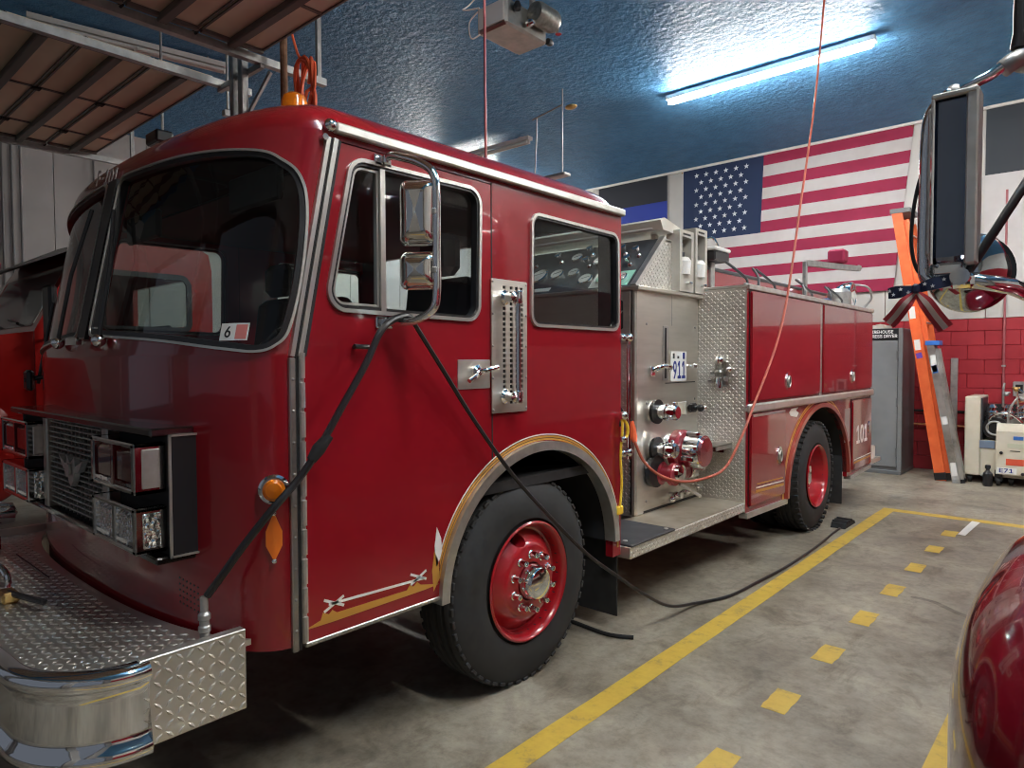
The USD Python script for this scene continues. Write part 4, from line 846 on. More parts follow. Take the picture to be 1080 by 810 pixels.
# diamond-plate face of the body at y=2.45 with fittings and shelf
bf_=E.add('body_front_plate', bx(-2.45,BX-.002,2.45,2.47,.43,2.148), TREAD, False, 'diamond plate front face of the rear body'); bf_.add('tread_pattern', lozenges(sbox(PX,.53,BX-.01,2.14),Sy(2.45),.0255,.027,.010,.003), TREAD, False, kind='stuff')
sv=bf_.add('service_valve', cat([bx(-.185,-.075,2.425,2.45,1.40,1.60,.01)]), DULLALU)
sv.add('valve_body', cat([lathe([(.001,0),(.03,0),(.035,.03),(.022,.05),(.022,.09),(.001,.09)],'z',(-.13,2.39,1.48),14),rod((-.13,2.45,1.52),(-.13,2.38,1.52),.025,12),bar((-.20,2.40,1.50),(-.05,2.40,1.53),.02,.02)]), GREENENGINE); sv.add('valve_body', cat([ball((-.13,2.395,1.60),.04,sub=1),rod((-.06,2.42,1.46),(-.06,2.36,1.46),.02,10),rod((-.19,2.42,1.44),(-.19,2.36,1.44),.018,10),ball((-.055,2.40,1.53),.026,sub=1)]), CHROME); sv.add('coupling', lathe([(.028,-.03),(.03,0),(.022,.05),(.001,.05)],'z',(-.13,2.39,1.42),12), CHROME)
sh=E.add('pump_shelf', bx(PX,-.045,2.18,2.45,.955,.968,.003), ALU); sh.add('lip', bx(-.058,-.045,2.18,2.45,.93,.968,.003), SILVER); sh.add('reflector', bx(-.22,-.11,2.438,2.45,.885,.94,.004), REDLENS)
# top-mount gauge panel: sloping, faces forward
g0,g1=np.array([1.52,2.115]),np.array([1.93,2.50]); dv=(g1-g0); GLn=np.linalg.norm(dv); dv/=GLn; nv=np.array([-dv[1],dv[0]])
def SG(u,v,d):
    u=np.asarray(u,float); v=np.asarray(v,float); d=np.asarray(d)+0*u
    return np.stack([u, g0[0]+dv[0]*v+nv[0]*d, g0[1]+dv[1]*v+nv[1]*d],-1)
gp=E.add('gauge_panel', mapped(sbox(-2.05,0,PX-.02,GLn),SG,-.02,0), noisy('gauge_panel_grey',(.085,.095,.105),(.12,.13,.14),scale=6,rough=.35,metal=.3), False, 'sloping grey gauge panel on top of the pump')
def lathe_g(prof,u,v,k=18):
    c=SG(np.array([u]),np.array([v]),0.)[0]; return lathe_dir(prof,c,np.array([0,nv[0],nv[1]]),k)
for i,(u,v,r) in enumerate(((-.50,.10,.05),(-.66,.10,.05),(-.82,.12,.06),(-.98,.22,.05),(-1.14,.22,.06),(-1.33,.22,.09),(-1.60,.25,.08),(-.80,.34,.05),(-1.05,.42,.05))):
    b=gp.add('gauge', lathe_g([(.001,0),(r,0),(r,.02),(r*.86,.026),(r*.84,.018),(.001,.018)],u,v), CHROME); b.add('dial', lathe_g([(.001,.0185),(r*.83,.0185),(r*.83,.020),(.001,.020)],u,v), PAPER if i!=1 else GAUGEG, False)
    b.add('needle', mv(bar(SG(np.array([u-.6*r]),np.array([v]),.022)[0],SG(np.array([u+.5*r]),np.array([v+.4*r]),.022)[0],.004,.002),(0,0,0)), INK, False)
for (u0,u1,v0,v1,mm) in ((-.585,-.42,.02,.19,GAUGEG),(-.75,-.60,.02,.19,PAPER),(-1.30,-1.12,.03,.07,PAPER),(-1.75,-1.5,.05,.10,GAUGEG)):
    gp.add('placard', mapped(sbox(u0,v0,u1,v1),SG,.001,.003), mm, False)
for (u,v) in ((-.47,.36),(-.60,.40),(-.62,.30),(-.50,.26),(-.72,.27),(-.88,.30),(-.92,.45),(-1.2,.40),(-1.45,.38)): gp.add('pull_knob', lathe_g([(.001,0),(.022,0),(.018,.012),(.010,.02),(.010,.05),(.026,.055),(.026,.08),(.001,.085)],u,v,14), CHROME if u<-.45 else CHROME)
gp.add('end_trim', bar(SG(np.array([PX-.02]),np.array([0]),.005)[0],SG(np.array([PX-.02]),np.array([GLn]),.005)[0],.045,.03,(0,-1,1)), SILVER)
ends=Polygon([(1.55,2.115),(1.95,2.49),(2.44,2.49),(2.44,2.115)])
ge=E.add('pump_hood_side', mapped(ends,Sx(PX-.02),-.02,0), TREAD, False, 'diamond plate side under the gauge panel'); ge.add('tread_pattern', lozenges(ends,Sx(PX-.02),.0255,.027,.010,.003), TREAD, False, kind='stuff')
E.add('pump_hood_top', bx(-2.05,PX-.02,1.93,2.44,2.48,2.50), TREAD, False)
lb=E.add('panel_light_hood', plate(Polygon([(1.86,2.62),(1.90,2.555),(2.14,2.545),(2.16,2.60),(1.92,2.645)]),-2.0,-.34,'yz'), OFFWHITE, 30, 'long white light hood above the gauge panel')
lb.add('diffuser', bx(-1.9,-.42,1.885,1.90,2.566,2.605,.004), WHITE); lb.add('post', bx(-.50,-.46,2.0,2.04,2.49,2.56), OFFWHITE); lb.add('post', bx(-1.8,-1.76,2.0,2.04,2.49,2.56), OFFWHITE)
for y0,y1,zt in ((2.05,2.27,2.575),(2.30,2.50,2.62)):
    t=E.add('valve_box', plate(rr(y0,y1,2.118,zt,.006).difference(rr(y0+.035,y1-.035,2.26,zt-.05,.004)),PX-.06,PX+.05,'yz'), noisy('valve_box_grey',(.50,.48,.43),(.58,.56,.51),rough=.38,metal=.5), False, 'upright grey valve box with an open window')
    t.add('back', bx(PX-.055,PX-.045,y0+.02,y1-.02,2.25,zt-.04), ALU); t.add('lower_cup', lathe([(.001,0),(.055,0),(.06,.10),(.04,.13),(.001,.13)],'z',(PX+.03,(y0+y1)/2-.02,2.245),18), WHITE)
    t.add('slot', bx(PX+.049,PX+.052,y0+.05,y1-.05,zt-.035,zt-.022), INK); t.add('knob', cat([rod((PX+.05,(y0+y1)/2,2.18),(PX+.075,(y0+y1)/2,2.18),.010),ball((PX+.08,(y0+y1)/2,2.18),.022,(1,1,.6),1)]), CHROME)
    t.add('indicator', bx(PX-.045,PX+.0,(y0+y1)/2,y1-.045,2.38,2.43,.004), DARKGREY)
mb=E.add('deck_light', cat([bx(-.52,-.30,2.68,2.95,2.42,2.50,.01)]), BLACK); mb.add('top', bx(-.53,-.29,2.67,2.96,2.50,2.53,.008), WHITE); mb.add('bail', tube(curve([(-.48,2.8,2.53),(-.46,2.8,2.60),(-.38,2.8,2.62),(-.33,2.8,2.54)],6),.010,8), CHROME); mb.add('post', bx(-.45,-.38,2.78,2.85,2.15,2.42,.006), GALV)
# ------------------------------------------------------------------ rear body
BL=-2.50; YE=5.985; Z0,Z1=.435,2.15
RAX,RAZ=4.20,.42
rarch=arch_poly(.735,RAX,RAZ,.885,-.3)
low=Polygon([(2.452,.435),(3.30,.415),(3.33,.40),(5.18,.37),(YE,.40),(YE,1.20),(2.45,1.215)]).difference(rarch)
E.add('lower_body_side', mapped(low,Sx(BX),-.04,0), RED, False); E.add('lower_body_side', mapped(low,Sx(BL,-1),-.04,0), RED, False)
upb=sbox(2.452,1.24,YE,2.15)
E.add('upper_body_side', mapped(upb,Sx(BX),-.04,0), RED, False); E.add('upper_body_side', mapped(upb,Sx(BL,-1),-.04,0), RED, False)
E.add('body_rear', bx(BL,BX,YE-.04,YE,.42,2.15), RED, False); E.add('body_floor', bx(BL+.02,BX-.02,2.5,YE-.02,1.15,1.19), CHASSIS); E.add('body_inner', bx(BL+.1,BX-.1,2.5,3.2,.5,1.15), CHASSIS)
E.add('compartment_roof', bx(-.42,BX+.015,2.45,YE+.01,2.15,2.172,.004), TREAD, False); E.add('compartment_roof', bx(BL-.015,-2.02,2.45,YE+.01,2.15,2.172,.004), TREAD, False)
E.add('roof_edge_trim', bx(BX+.0,BX+.022,2.45,YE+.01,2.135,2.175,.005), SILVER); E.add('mid_rail', bx(BX-.002,BX+.035,2.452,YE+.006,1.200,1.268,.012), noisy('rub_rail',(.58,.56,.52),(.68,.66,.62),scale=6,rough=.35,metal=.7), 30, 'silver rub rail')
E.add('bottom_rail', mapped(Polygon([(2.45,.395),(3.31,.375),(3.31,.418),(2.45,.438)]),Sx(BX),-.05,.016), noisy('sill_rail',(.52,.50,.47),(.62,.60,.56),scale=6,rough=.4,metal=.6), False, 'silver sill rail'); E.add('bottom_rail', mapped(Polygon([(5.16,.335),(YE,.36),(YE,.40),(5.16,.375)]),Sx(BX),-.05,.016), SILVER, False)
def rounddoor(y0,y1,z0,z1,lab=None,t=.022):
    p=rr(y0,y1,z0,z1,.02); m=mapped(p,Sx(BX),.002,t-.006); f=mapped(p.buffer(-.008),Sx(BX),t-.006,t)
    # one bevelled slab
    V=[]; 
    a=mapped(p,Sx(BX),.001,t-.006); return cat([a,f])
def comp_door(y0,y1,z0,z1,latch,lab):
    d=E.add('compartment_door', rounddoor(y0,y1,z0,z1), RED2, False, lab)
    d.add('weather_strip', mapped(rr(y0-.006,y1+.006,z0-.006,z1+.006,.02).difference(rr(y0+.004,y1-.004,z0+.004,z1-.004,.02)),Sx(BX),.0005,.006), BLACK, False)
    ly,lz=latch; l=d.add('latch', mapped(Polygon([(ly+.055*math.cos(a),lz+.072*math.sin(a)) for a in np.linspace(0,2*math.pi,28,endpoint=False)]),Sx(BX),.02,.030), CHROME, 30, 'chrome oval latch')
    l.add('ring', tube([(BX+.036,ly+.028*math.cos(a),lz-.005+.045*math.sin(a)) for a in np.linspace(0,2*math.pi,20,endpoint=False)],.006,8,True), SILVER); l.add('recess', ball((BX+.028,ly,lz+.02),.026,(.4,1,1.2),1), DARKGREY)
    return d
d1=comp_door(2.50,4.115,1.285,2.125,(3.27,1.425),'front upper compartment door, red'); d2=comp_door(4.215,5.955,1.285,2.125,(5.17,1.43),'rear upper compartment door, red')
E.add('hinge_strip', cat([bx(BX,BX+.012,4.128,4.160,1.26,2.13,.003),bx(BX,BX+.010,4.168,4.200,1.26,2.13,.003)]+[lathe([(.001,0),(.009,.002),(.009,.030),(.001,.032)],'z',(BX+.010,4.163,1.27+k*.05),8) for k in range(17)]), SILVER, False, 'silver piano hinge between the upper doors')
d3=comp_door(2.50,3.235,.475,1.190,(3.09,.815),'lower compartment door ahead of the rear wheel, red')
d3.add('gold_stripe', cat([stripe([(2.60,.585),(3.19,.560)],.022,BX+.022),stripe([(2.62,.64),(3.17,.618)],.010,BX+.022)]), GOLD, False); d3.add('white_stripe', stripe([(2.60,.613),(3.19,.590)],.010,BX+.022), STRIPEW, False)
d3.add('top_edge', bx(BX+.02,BX+.025,2.53,3.21,1.165,1.185), SILVER, False)
rd=E.add('rear_compartment_door', rounddoor(5.215,5.955,.42,1.17), RED2, False, 'small red rear door numbered 101'); rd.add('number', text_on('101',.185,px_(BX+.022,5.33,.70),.002,wide=.44), STRIPEW, False, 'white number 101')
rd.add('latch', mapped(Polygon([(5.86+.04*math.cos(a),.84+.07*math.sin(a)) for a in np.linspace(0,2*math.pi,24,endpoint=False)]),Sx(BX),.02,.03), CHROME, 30, 'chrome oval latch'); rd.add('weather_strip', mapped(rr(5.203,5.967,.408,1.182,.02).difference(rr(5.22,5.95,.425,1.165,.02)),Sx(BX),.0005,.006), BLACK, False)
rd.add('gold_stripe', stripe([(5.27,.50),(5.93,.51)],.020,BX+.022), GOLD, False); rd.add('white_stripe', stripe([(5.27,.53),(5.93,.54)],.010,BX+.022), STRIPEW, False)
E.add('vent_panel', mapped(rr(4.98,5.16,.74,1.09,.01),Sx(BX),.001,.006), noisy('vent_red_grey',(.30,.22,.21),(.38,.30,.28),rough=.4), False, 'pale scuffed panel')
E.add('rear_arch_trim', mapped(arch_poly(.775,RAX,RAZ,.93,0).difference(arch_poly(.735,RAX,RAZ,.885,0)),Sx(BX),-.04,.03), noisy('arch_trim_pinkish',(.30,.04,.03),(.36,.06,.045),rough=.3,coat=.6), 40, 'red painted arch flange')
E.add('arch_stripe', mapped(arch_poly(.80,RAX,RAZ,.955,0).difference(arch_poly(.787,RAX,RAZ,.942,0)),Sx(BX),.0004,.002), GOLD, False); E.add('arch_stripe', mapped(arch_poly(.825,RAX,RAZ,.98,0).difference(arch_poly(.808,RAX,RAZ,.963,0)),Sx(BX),.0004,.002), GOLD, False)
E.add('rear_wheel_well', well(-.85,BX-.005,RAX,RAZ,.735,.885,0), MATBLACK, 40); E.add('rear_wheel_well_back', plate(arch_poly(.73,RAX,RAZ,.88,0),-.87,-.855,'yz'), MATBLACK, False)
E.add('star_scroll', mapped(Polygon([(3.40,1.12),(3.55,1.10),(3.60,1.135),(3.53,1.16),(3.60,1.185),(3.42,1.18),(3.36,1.15)]),Sx(BX),.0004,.002), STRIPEW, False)
E.add('tail_step', bx(BL,BX+.02,YE,YE+.40,.40,.45,.005), TREAD, False); E.add('tail_lamp', cat([bx(-.10,.07,YE+.05,YE+.2,.45,.60,.01)]), OFFWHITE)
# hose bed and roll of webbing hooks
E.add('hose_bed_wall', bx(-.44,-.41,2.62,YE,2.15,2.36,.004), RED, False); E.add('hose_bed_wall', bx(-2.03,-2.0,2.62,YE,2.15,2.36,.004), RED, False); E.add('hose_bed_rail', bx(-.455,-.395,2.60,YE+.02,2.355,2.385,.008), DARKGREY); E.add('hose_bed_front', bx(-2.03,-.41,2.60,2.63,2.15,2.36), RED, False)
E.add('hose_bed_cover', bx(-2.0,-.44,2.63,YE,2.28,2.31,.01), VINYL)
for k,y in enumerate((2.62,2.86,3.20,3.95,4.15,4.75,5.1)):
    s=E.add('cargo_hook', tube(curve([(-.02,y,2.172),(-.02,y+.02,2.23),(-.06,y+.09*(1 if k%2 else -1),2.30),(-.12,y+.14*(1 if k%2 else -1),2.36)],5),.011,6), DARKGREY); s.add('eye', ball((-.02,y,2.185),.02,sub=1), GALV)
sp=E.add('scene_light', lathe([(.001,0),(.10,0),(.13,.06),(.14,.14),(.13,.16),(.12,.15),(.001,.12)],'x',(-.20,5.62,2.33),24), CHROME, 35, 'chrome scene light'); sp.add('cable', tube(curve([(-.10,5.70,2.45),(.05,5.82,2.42),(.08,5.88,2.30),(.0,5.85,2.18)],6),.012,8), GALV); sp.add('yoke', bx(-.30,-.18,5.30,5.5,2.172,2.28,.02), SKYBLUE); sp.add('lamp_stack', lathe([(.001,0),(.12,0),(.12,.14),(.08,.18),(.001,.18)],'z',(-.13,5.42,2.20),20), GALV)
sb=E.add('ladder_bracket', bar((-.35,5.0,2.64),(-.10,6.05,2.66),.05,.06), GALV, False); sb.add('post', bx(-.38,-.34,4.98,5.03,2.17,2.66,.004), GALV); sb.add('red_lamp', cat([bx(-.30,-.12,5.55,5.72,2.69,2.84,.02)]), FLAGRED)
sb.add('tip', ball((-.10,6.05,2.67),.035,sub=1), DULLALU)
# ================================================================== CABLES, HOSES, STRAPS
c=thing('air_hose','orange-red air hose hanging from the ceiling and looping down to the rear of the cab','hose',(.15,2.0,.86))
c.add('hose', tube(curve([(.02,.905,1.17),(.04,.904,1.101),(.07,.951,.997),(.12,1.053,.911),(.17,1.232,.858),(.22,1.451,.858),(.25,1.664,.902),(.27,1.839,1.061),(.27,2.027,1.241),(.24,2.684,1.888),(.20,3.193,2.915),(.12,3.766,3.941),(.04,4.26,ZC-.004)],8),.0088,10), ORANGEHOSE)
c.add('plug', tube([(.012,.895,1.245),(.016,.90,1.20),(.022,.905,1.15),(.03,.905,1.12)],[.012,.020,.021,.013],12), CORDORANGE, 30, 'orange plug')
c.add('plug_cord', tube(curve([(.012,.895,1.24),(-.02,.86,1.29),(-.03,.83,1.33),(-.02,.80,1.30),(.0,.79,1.22)],6),.009,8), BLACK, 30, 'short black cord')
c=thing('yellow_strap','yellow strap with metal hooks hanging down the rear edge of the cab','strap',(.02,.77,.75))
c.add('webbing', tube(curve([(.022,.775,1.29),(.03,.768,1.20),(.022,.762,1.06),(.025,.770,.89),(.022,.755,.75)],6),.0075,8), YELLOWWEB)
c.add('loop', tube(curve([(.03,.77,1.27),(.035,.81,1.23),(.03,.82,1.17),(.03,.78,1.15)],6),.009,8), YELLOWWEB); c.add('hook', cat([ball((.035,.775,1.285),.026,sub=1),ball((.035,.77,1.15),.022,sub=1)]), CHROME); c.add('end_tab', bx(.005,.03,.725,.785,.715,.765,.006), YELLOWWEB)
c=thing('charging_cable','black rubber cable draped from the bumper over the mirror arm and down to the floor','cable',(.1,-.8,1.0))
c.add('front_run', tube(curve([(.08,-.815,1.752),(.085,-.86,1.775),(.09,-.939,1.752),(.10,-1.0,1.703),(.10,-1.065,1.588),(.09,-1.161,1.438),(.08,-1.252,1.295),(.06,-1.315,1.202),(.05,-1.415,1.104),(.0,-1.49,.99),(-.04,-1.535,.906),(-.10,-1.56,.83)],8),.0135,10), BLACK)
c.add('tie', tube([(.095,-1.215,1.345),(.08,-1.25,1.298),(.075,-1.275,1.262)],[.017,.024,.017],12), MATBLACK)
c.add('connector', lathe([(.001,.0),(.020,.0),(.022,.02),(.016,.03),(.016,.05),(.020,.055),(.020,.07),(.016,.075),(.016,.09),(.020,.095),(.020,.11),(.013,.12),(.013,.17),(.001,.17)],'z',(-.105,-1.57,.657),14), GALV, 30, 'steel threaded connector')
c.add('rear_run', tube(curve([(.08,-.815,1.748),(.06,-.632,1.546),(.05,-.457,1.344),(.06,-.22,1.079),(.08,.036,.838),(.10,.328,.59),(.12,.568,.427),(.13,.85,.25),(.13,1.15,.10),(.13,1.5,.022),(.227,1.80,.014),(.258,2.218,.014),(.283,2.716,.014),(.275,3.411,.014),(.243,4.0,.014),(.235,4.24,.014)],8),.0098,10), BLACK)
c=thing('floor_hose','dark thin hose lying on the floor under the engine behind the front wheel','hose',(-.2,.8,0))
c.add('hose', tube(curve([(-1.4,.75,.012),(-.8,.72,.012),(-.35,.74,.012),(-.05,.72,.012),(.10,.78,.012)],8),.012,8), MATBLACK)
c=thing('wheel_chock','black rubber wheel chock on the floor beside the rear wheel','chock',(.25,4.4,0))
c.add('wedge', plate(Polygon([(4.28,.0),(4.62,.0),(4.60,.03),(4.52,.05),(4.36,.06),(4.30,.04)]),.14,.27,'yz'), MATBLACK, 30); c.add('rib', cat([bx(.135,.275,4.34+.07*k,4.37+.07*k,.04,.062,.004) for k in range(3)]), MATBLACK)

# ================================================================== BACK-WALL EQUIPMENT
k=thing('gear_dryer_cabinet','tall grey metal gear dryer cabinet with a black lettered header against the red wall','cabinet',(-.6,8.4,0))
CX0,CX1,CY0,CY1,CZ=-1.02,-.035,8.02,8.80,2.04
k.add('body', bx(CX0,CX1,CY0+.02,CY1,.03,CZ,.008), GREYSIDE); k.add('door', bx(CX0+.012,CX1-.06,CY0,CY0+.022,.10,CZ-.17,.006), GREYCAB); k.add('frame_post', bx(CX1-.055,CX1-.002,CY0-.002,CY0+.02,.03,CZ,.004), GREYCAB)
k.add('door_gap', bx(CX1-.060,CX1-.054,CY0+.002,CY0+.02,.10,CZ-.17), MATBLACK); k.add('hinge', cat([bx(CX1-.075,CX1-.05,CY0-.010,CY0+.002,z,z+.12,.003) for z in (.25,.95,1.6)]), GREYSIDE)
hd=k.add('header', bx(CX0+.01,CX1-.055,CY0-.004,CY0+.02,CZ-.155,CZ-.005,.004), BLACK)
for t,z in (('FIREHOUSE',CZ-.070),('EXPRESS DRYER',CZ-.130)): hd.add('lettering', text_on(t,.042,py_(CX1-.42 if len(t)<10 else CX1-.49,CY0-.004,z),.002,wide=.30 if len(t)<10 else .42), PAPER, False, 'white lettering')
k.add('base', bx(CX0-.02,CX1+.005,CY0-.03,CY1,0,.05,.004), GREYSIDE); k.add('top_vent', bx(-.62,-.30,8.25,8.6,CZ,CZ+.06,.01), OFFWHITE); k.add('side_box', lathe([(.001,0),(.06,0),(.06,.06),(.001,.07)],'z',(-.35,8.15,CZ),14), OFFWHITE)
def ladder(label, foot, top, y0, y1, w, t, m, step_n, capm, cap_name, spread, two=True):
    L=thing('step_ladder',label,'ladder',(foot,y0,0)); H=top[1]; dx=top[0]-foot
    ang=math.atan2(dx,H)
    def pt(s,off,y): return (foot+dx*s+off*math.cos(ang), y, H*s-off*math.sin(ang)*0)
    for y in (y0,y1):
        sg=1 if y==y0 else -1
        r=L.add('front_rail', bar(pt(0.0,0,y),pt(1,0,y),.022,w,(1,0,0)), m, False); r.add('flange', bar(pt(.0,-w/2+.006,y+sg*.02),pt(1,-w/2+.006,y+sg*.02),.045,.012,(1,0,0)), m, False); r.add('flange', bar(pt(.0,w/2-.006,y+sg*.02),pt(1,w/2-.006,y+sg*.02),.045,.012,(1,0,0)), m, False)
        if two:
            r2=L.add('rear_rail', bar(pt(.02,w*.75+spread,y+sg*.03),pt(.97,w*.70,y+sg*.03),.020,w*.62,(1,0,0)), m, False); r2.add('foot', bar(pt(.004,w*.75+spread,y+sg*.03),pt(.03,w*.75+spread,y+sg*.03),.03,w*.7,(1,0,0)), BLACK, False)
        r.add('foot', bar(pt(.003,0,y),pt(.03,0,y),.034,w*1.05,(1,0,0)), BLACK if m is not ALU else GALV, False)
    for i in range(step_n):
        s=(i+1)/(step_n+1); L.add('step', bar(pt(s,.0,y0+.01),pt(s,.0,y1-.01),w*.9,.022,(0,0,1)), ALU if m is not ALU else m, False)
        if two and i%2==0: L.add('rear_brace', bar(pt(s,w*.8,y0+.03),pt(s,w*.8,y1-.03),.025,.02,(0,0,1)), ALU, False)
    a=pt(1,0,y0-.02); b=pt(1,0,y1+.02); L.add(cap_name, bar((a[0]+w*.3,a[1],a[2]+.02),(b[0]+w*.3,b[1],b[2]+.02),w*1.9,.06,(0,0,1)), capm, False)
    return L,pt
L1,p1=ladder('tall orange fibreglass step ladder folded and leaning left on the grey cabinet','orange' and .465,(-.10,3.60),7.86,8.36,.125,.03,LADORANGE,11,GREYSIDE,'top_cap',.0)
for s,h_,mm in ((.62,.16,PAPER),(.50,.14,PAPER),(.46,.07,PURPLE),(.66,.05,PAPER),(.70,.18,plain('sticker_orange',(.75,.35,.2),.5))): 
    a=p1(s,0,7.848); L1.add('sticker', bar((a[0]-.002,7.848,a[2]-h_/2),(a[0]-.02,7.848,a[2]+h_/2),.002,.07,(1,0,0)), mm, False)
L2,p2=ladder('short aluminium step ladder with a blue top leaning beside the orange ladder','alu' and .655,(.335,1.80),7.76,7.95,.085,.02,ALU,5,BLUECAP,'blue_top_cap',.0)
for s,h_,mm in ((.86,.22,PAPER),(.82,.10,BLUECAP),(.10,.17,PAPER),(.45,.10,PAPER)):
    a=p2(s,0,7.788); L2.add('sticker', bar((a[0]+.012,7.748,a[2]-h_/2),(a[0]-.012,7.748,a[2]+h_/2),.002,.06,(1,0,0)), mm, False)
bk=thing('paint_tray_panel','thin grey board standing behind the short aluminium ladder','board',(.53,8.41,0)); bk.add('board', bx(.47,.555,8.40,8.42,0,1.62,.003), GALV)
g=thing('air_compressor','beige breathing-air compressor cabinet with exposed engine and control panel by the red wall','compressor',(1.2,8.2,0))
gx=.70
g.add('cabinet', bx(gx,gx+.17,7.98,8.72,.10,1.12,.01), BEIGE); g.add('cabinet_base', bx(gx+.171,1.95,7.985,8.715,.10,.56,.01), BEIGE); g.add('back_panel', bx(gx+.15,1.95,8.5,8.72,.5,1.0,.008), MATBLACK); g.add('inner_dark_panel', bx(gx+.15,gx+.19,8.0,8.5,.56,1.10,.003), DARKGREY)  # dark grey panel lines the inside of the engine opening
for x in (gx+.06,gx+.5,1.85): g.add('caster', cat([rod((x-.02,8.05,.05),(x+.02,8.05,.05),.05,14),bx(x-.03,x+.03,8.02,8.08,.05,.105)]), BLACK)
g.add('caster', cat([rod((gx+.36,7.93,.06),(gx+.40,7.93,.06),.06,14),bx(gx+.34,gx+.42,7.90,7.96,.06,.20)]), BLACK)
fp=g.add('control_panel', plate(Polygon([(7.84,.16),(7.84,.70),(7.90,.79),(8.02,.79),(8.02,.16)]),gx+.355,1.98,'yz'), BEIGE, False)
q0=7.84
for (x0,x1,z0,z1,mm,nm) in ((1.23,1.33,.60,.645,BLUECAP,'badge'),(1.17,1.35,.50,.555,plain('pale_green_label',(.55,.56,.42),.5),'label'),(1.16,1.34,.28,.36,plain('red_label',(.70,.10,.05),.45),'label'),(1.37,1.44,.37,.43,GOLD,'label'),(1.20,1.30,.455,.465,INK,'label')): fp.add(nm, bx(x0,x1,q0-.004,q0,z0,z1,.001), mm)
for (x,z,mm) in ((1.11,.41,BLACK),(1.33,.13+.03,BLACK),(1.45,.35,GALV),(1.47,.50,BLACK)): fp.add('knob', lathe([(.001,0),(.020,0),(.018,-.02),(.001,-.022)],'y',(x,q0,z+.02),12), mm)
pl=fp.add('plate', bx(1.07,1.27,q0-.003,q0,.17,.245,.001), PAPER); pl.add('lettering', text_on('E71',.05,py_(1.085,q0-.003,.185),.002,wide=.15), BLUEINK, False)
g.add('side_label', bx(gx+.165,gx+.33,7.974,7.98,.46,.56,.002), plain('blue_grey_label',(.20,.26,.36),.5))
eng=g.add('engine_block', bx(gx+.24,gx+.62,8.10,8.45,.60,.86,.03), GREENENGINE)
for x in (gx+.27,gx+.44,gx+.58): eng.add('cylinder', lathe([(.001,0),(.075,0),(.075,.02),(.06,.03),(.075,.045),(.06,.06),(.075,.08),(.06,.1),(.06,.14),(.03,.18),(.001,.18)],'z',(x,8.15,.84),16), CHROME)
eng.add('flywheel', lathe([(.001,0),(.13,0),(.14,.02),(.13,.04),(.06,.05),(.001,.05)],'y',(gx+.32,8.02,.72),24), BLACK); eng.add('flywheel_ring', tube([(gx+.32+.085*math.cos(a),8.01,.72+.085*math.sin(a)) for a in np.linspace(0,2*math.pi,24,endpoint=False)],.014,8,True), GALV)
for k,pts in enumerate((((gx+.25,8.05,.60),(gx+.27,8.0,.85),(gx+.45,8.0,.92),(gx+.60,8.05,.80)),((gx+.45,8.05,.60),(gx+.47,8.0,.95),(gx+.55,8.02,1.12)),((gx+.40,8.05,1.0),(gx+.40,8.03,1.20),(gx+.41,8.05,1.30)),((gx+.55,8.1,1.0),(gx+.54,8.05,1.22),(gx+.60,8.05,1.18)),((gx+.62,8.1,.70),(gx+.75,8.05,.80),(gx+.9,8.1,.78)),((gx+.60,8.1,.95),(gx+.8,8.08,.97),(gx+1.0,8.15,.90)),((gx+.50,8.12,1.05),(gx+.68,8.1,1.06),(gx+.70,8.1,.84)))):
    g.add('pipe', tube(curve(pts,6),.013,8), (CHROME,GALV,GALV,CHROME,COPPER,CHROME,COPPER)[k])
for k,(x,z) in enumerate(((gx+.43,1.16),(gx+.53,1.22),(gx+.60,1.10),(gx+.66,.98))): g.add('valve', cat([ball((x,8.05,z),.03,sub=1),rod((x-.04,8.05,z+.02),(x+.04,8.05,z+.02),.012,8)]), BRASS if k%2 else GALV)
sp_=thing('black_bottle','small black spray bottle on the floor in front of the compressor','bottle',(.98,7.80,0)); sp_.add('body', lathe([(.001,0),(.05,0),(.052,.02),(.052,.16),(.02,.20),(.02,.23),(.001,.23)],'z',(.98,7.80,0),16), BLACK); sp_.add('trigger', bx(.95,1.01,7.78,7.82,.22,.27,.008), BLACK)
fg=thing('small_flag','small red and white striped flag on a staff by the left wall','flag',(-6.5,-.8,0))
fg.add('staff', rod((-6.46,-.95,.0),(-6.46,-.95,2.9),.012,8), BLACK)
for k in range(6): fg.add('stripe', plate(Polygon([(-.94,2.72-.05*k),(-.80-.012*k,2.62-.052*k),(-.80-.012*k,2.57-.052*k),(-.94,2.67-.05*k)]),-6.472,-6.466,'yz'), FLAGRED if k%2==0 else FLAGWHITE, False)
fg.add('foot', lathe([(.001,0),(.12,0),(.12,.02),(.02,.04),(.001,.04)],'z',(-6.46,-.95,0),18), BLACK)

# ================================================================== RIGHT-HAND TRUCK (only its front corner and mirror stand in the picture)
T=thing('right_truck','maroon truck standing right of the yellow line, front fender and chrome mirror showing','truck',(3.1,1.5,0))
def superbox(x0,x1,y0,y1,z0,z1,e=2.6,n=28):
    u=np.linspace(-math.pi/2,math.pi/2,n); v=np.linspace(-math.pi,math.pi,2*n,endpoint=False); f=lambda w,p: np.sign(w)*np.abs(w)**p
    V=[];F=[]
    for a in u:
        for b in v: V.append([(x0+x1)/2+(x1-x0)/2*f(math.cos(a),2/e)*f(math.cos(b),2/e),(y0+y1)/2+(y1-y0)/2*f(math.cos(a),2/e)*f(math.sin(b),2/e),(z0+z1)/2+(z1-z0)/2*f(math.sin(a),2/e)])
    m=len(v)
    for i in range(n-1):
        for j in range(m): j2=(j+1)%m; F+=[[i*m+j,i*m+j2,(i+1)*m+j2],[i*m+j,(i+1)*m+j2,(i+1)*m+j]]
    t=trimesh.Trimesh(np.array(V),np.array(F)); t.merge_vertices(); t.update_faces(t.nondegenerate_faces())
    if t.volume<0: t.invert()
    return t
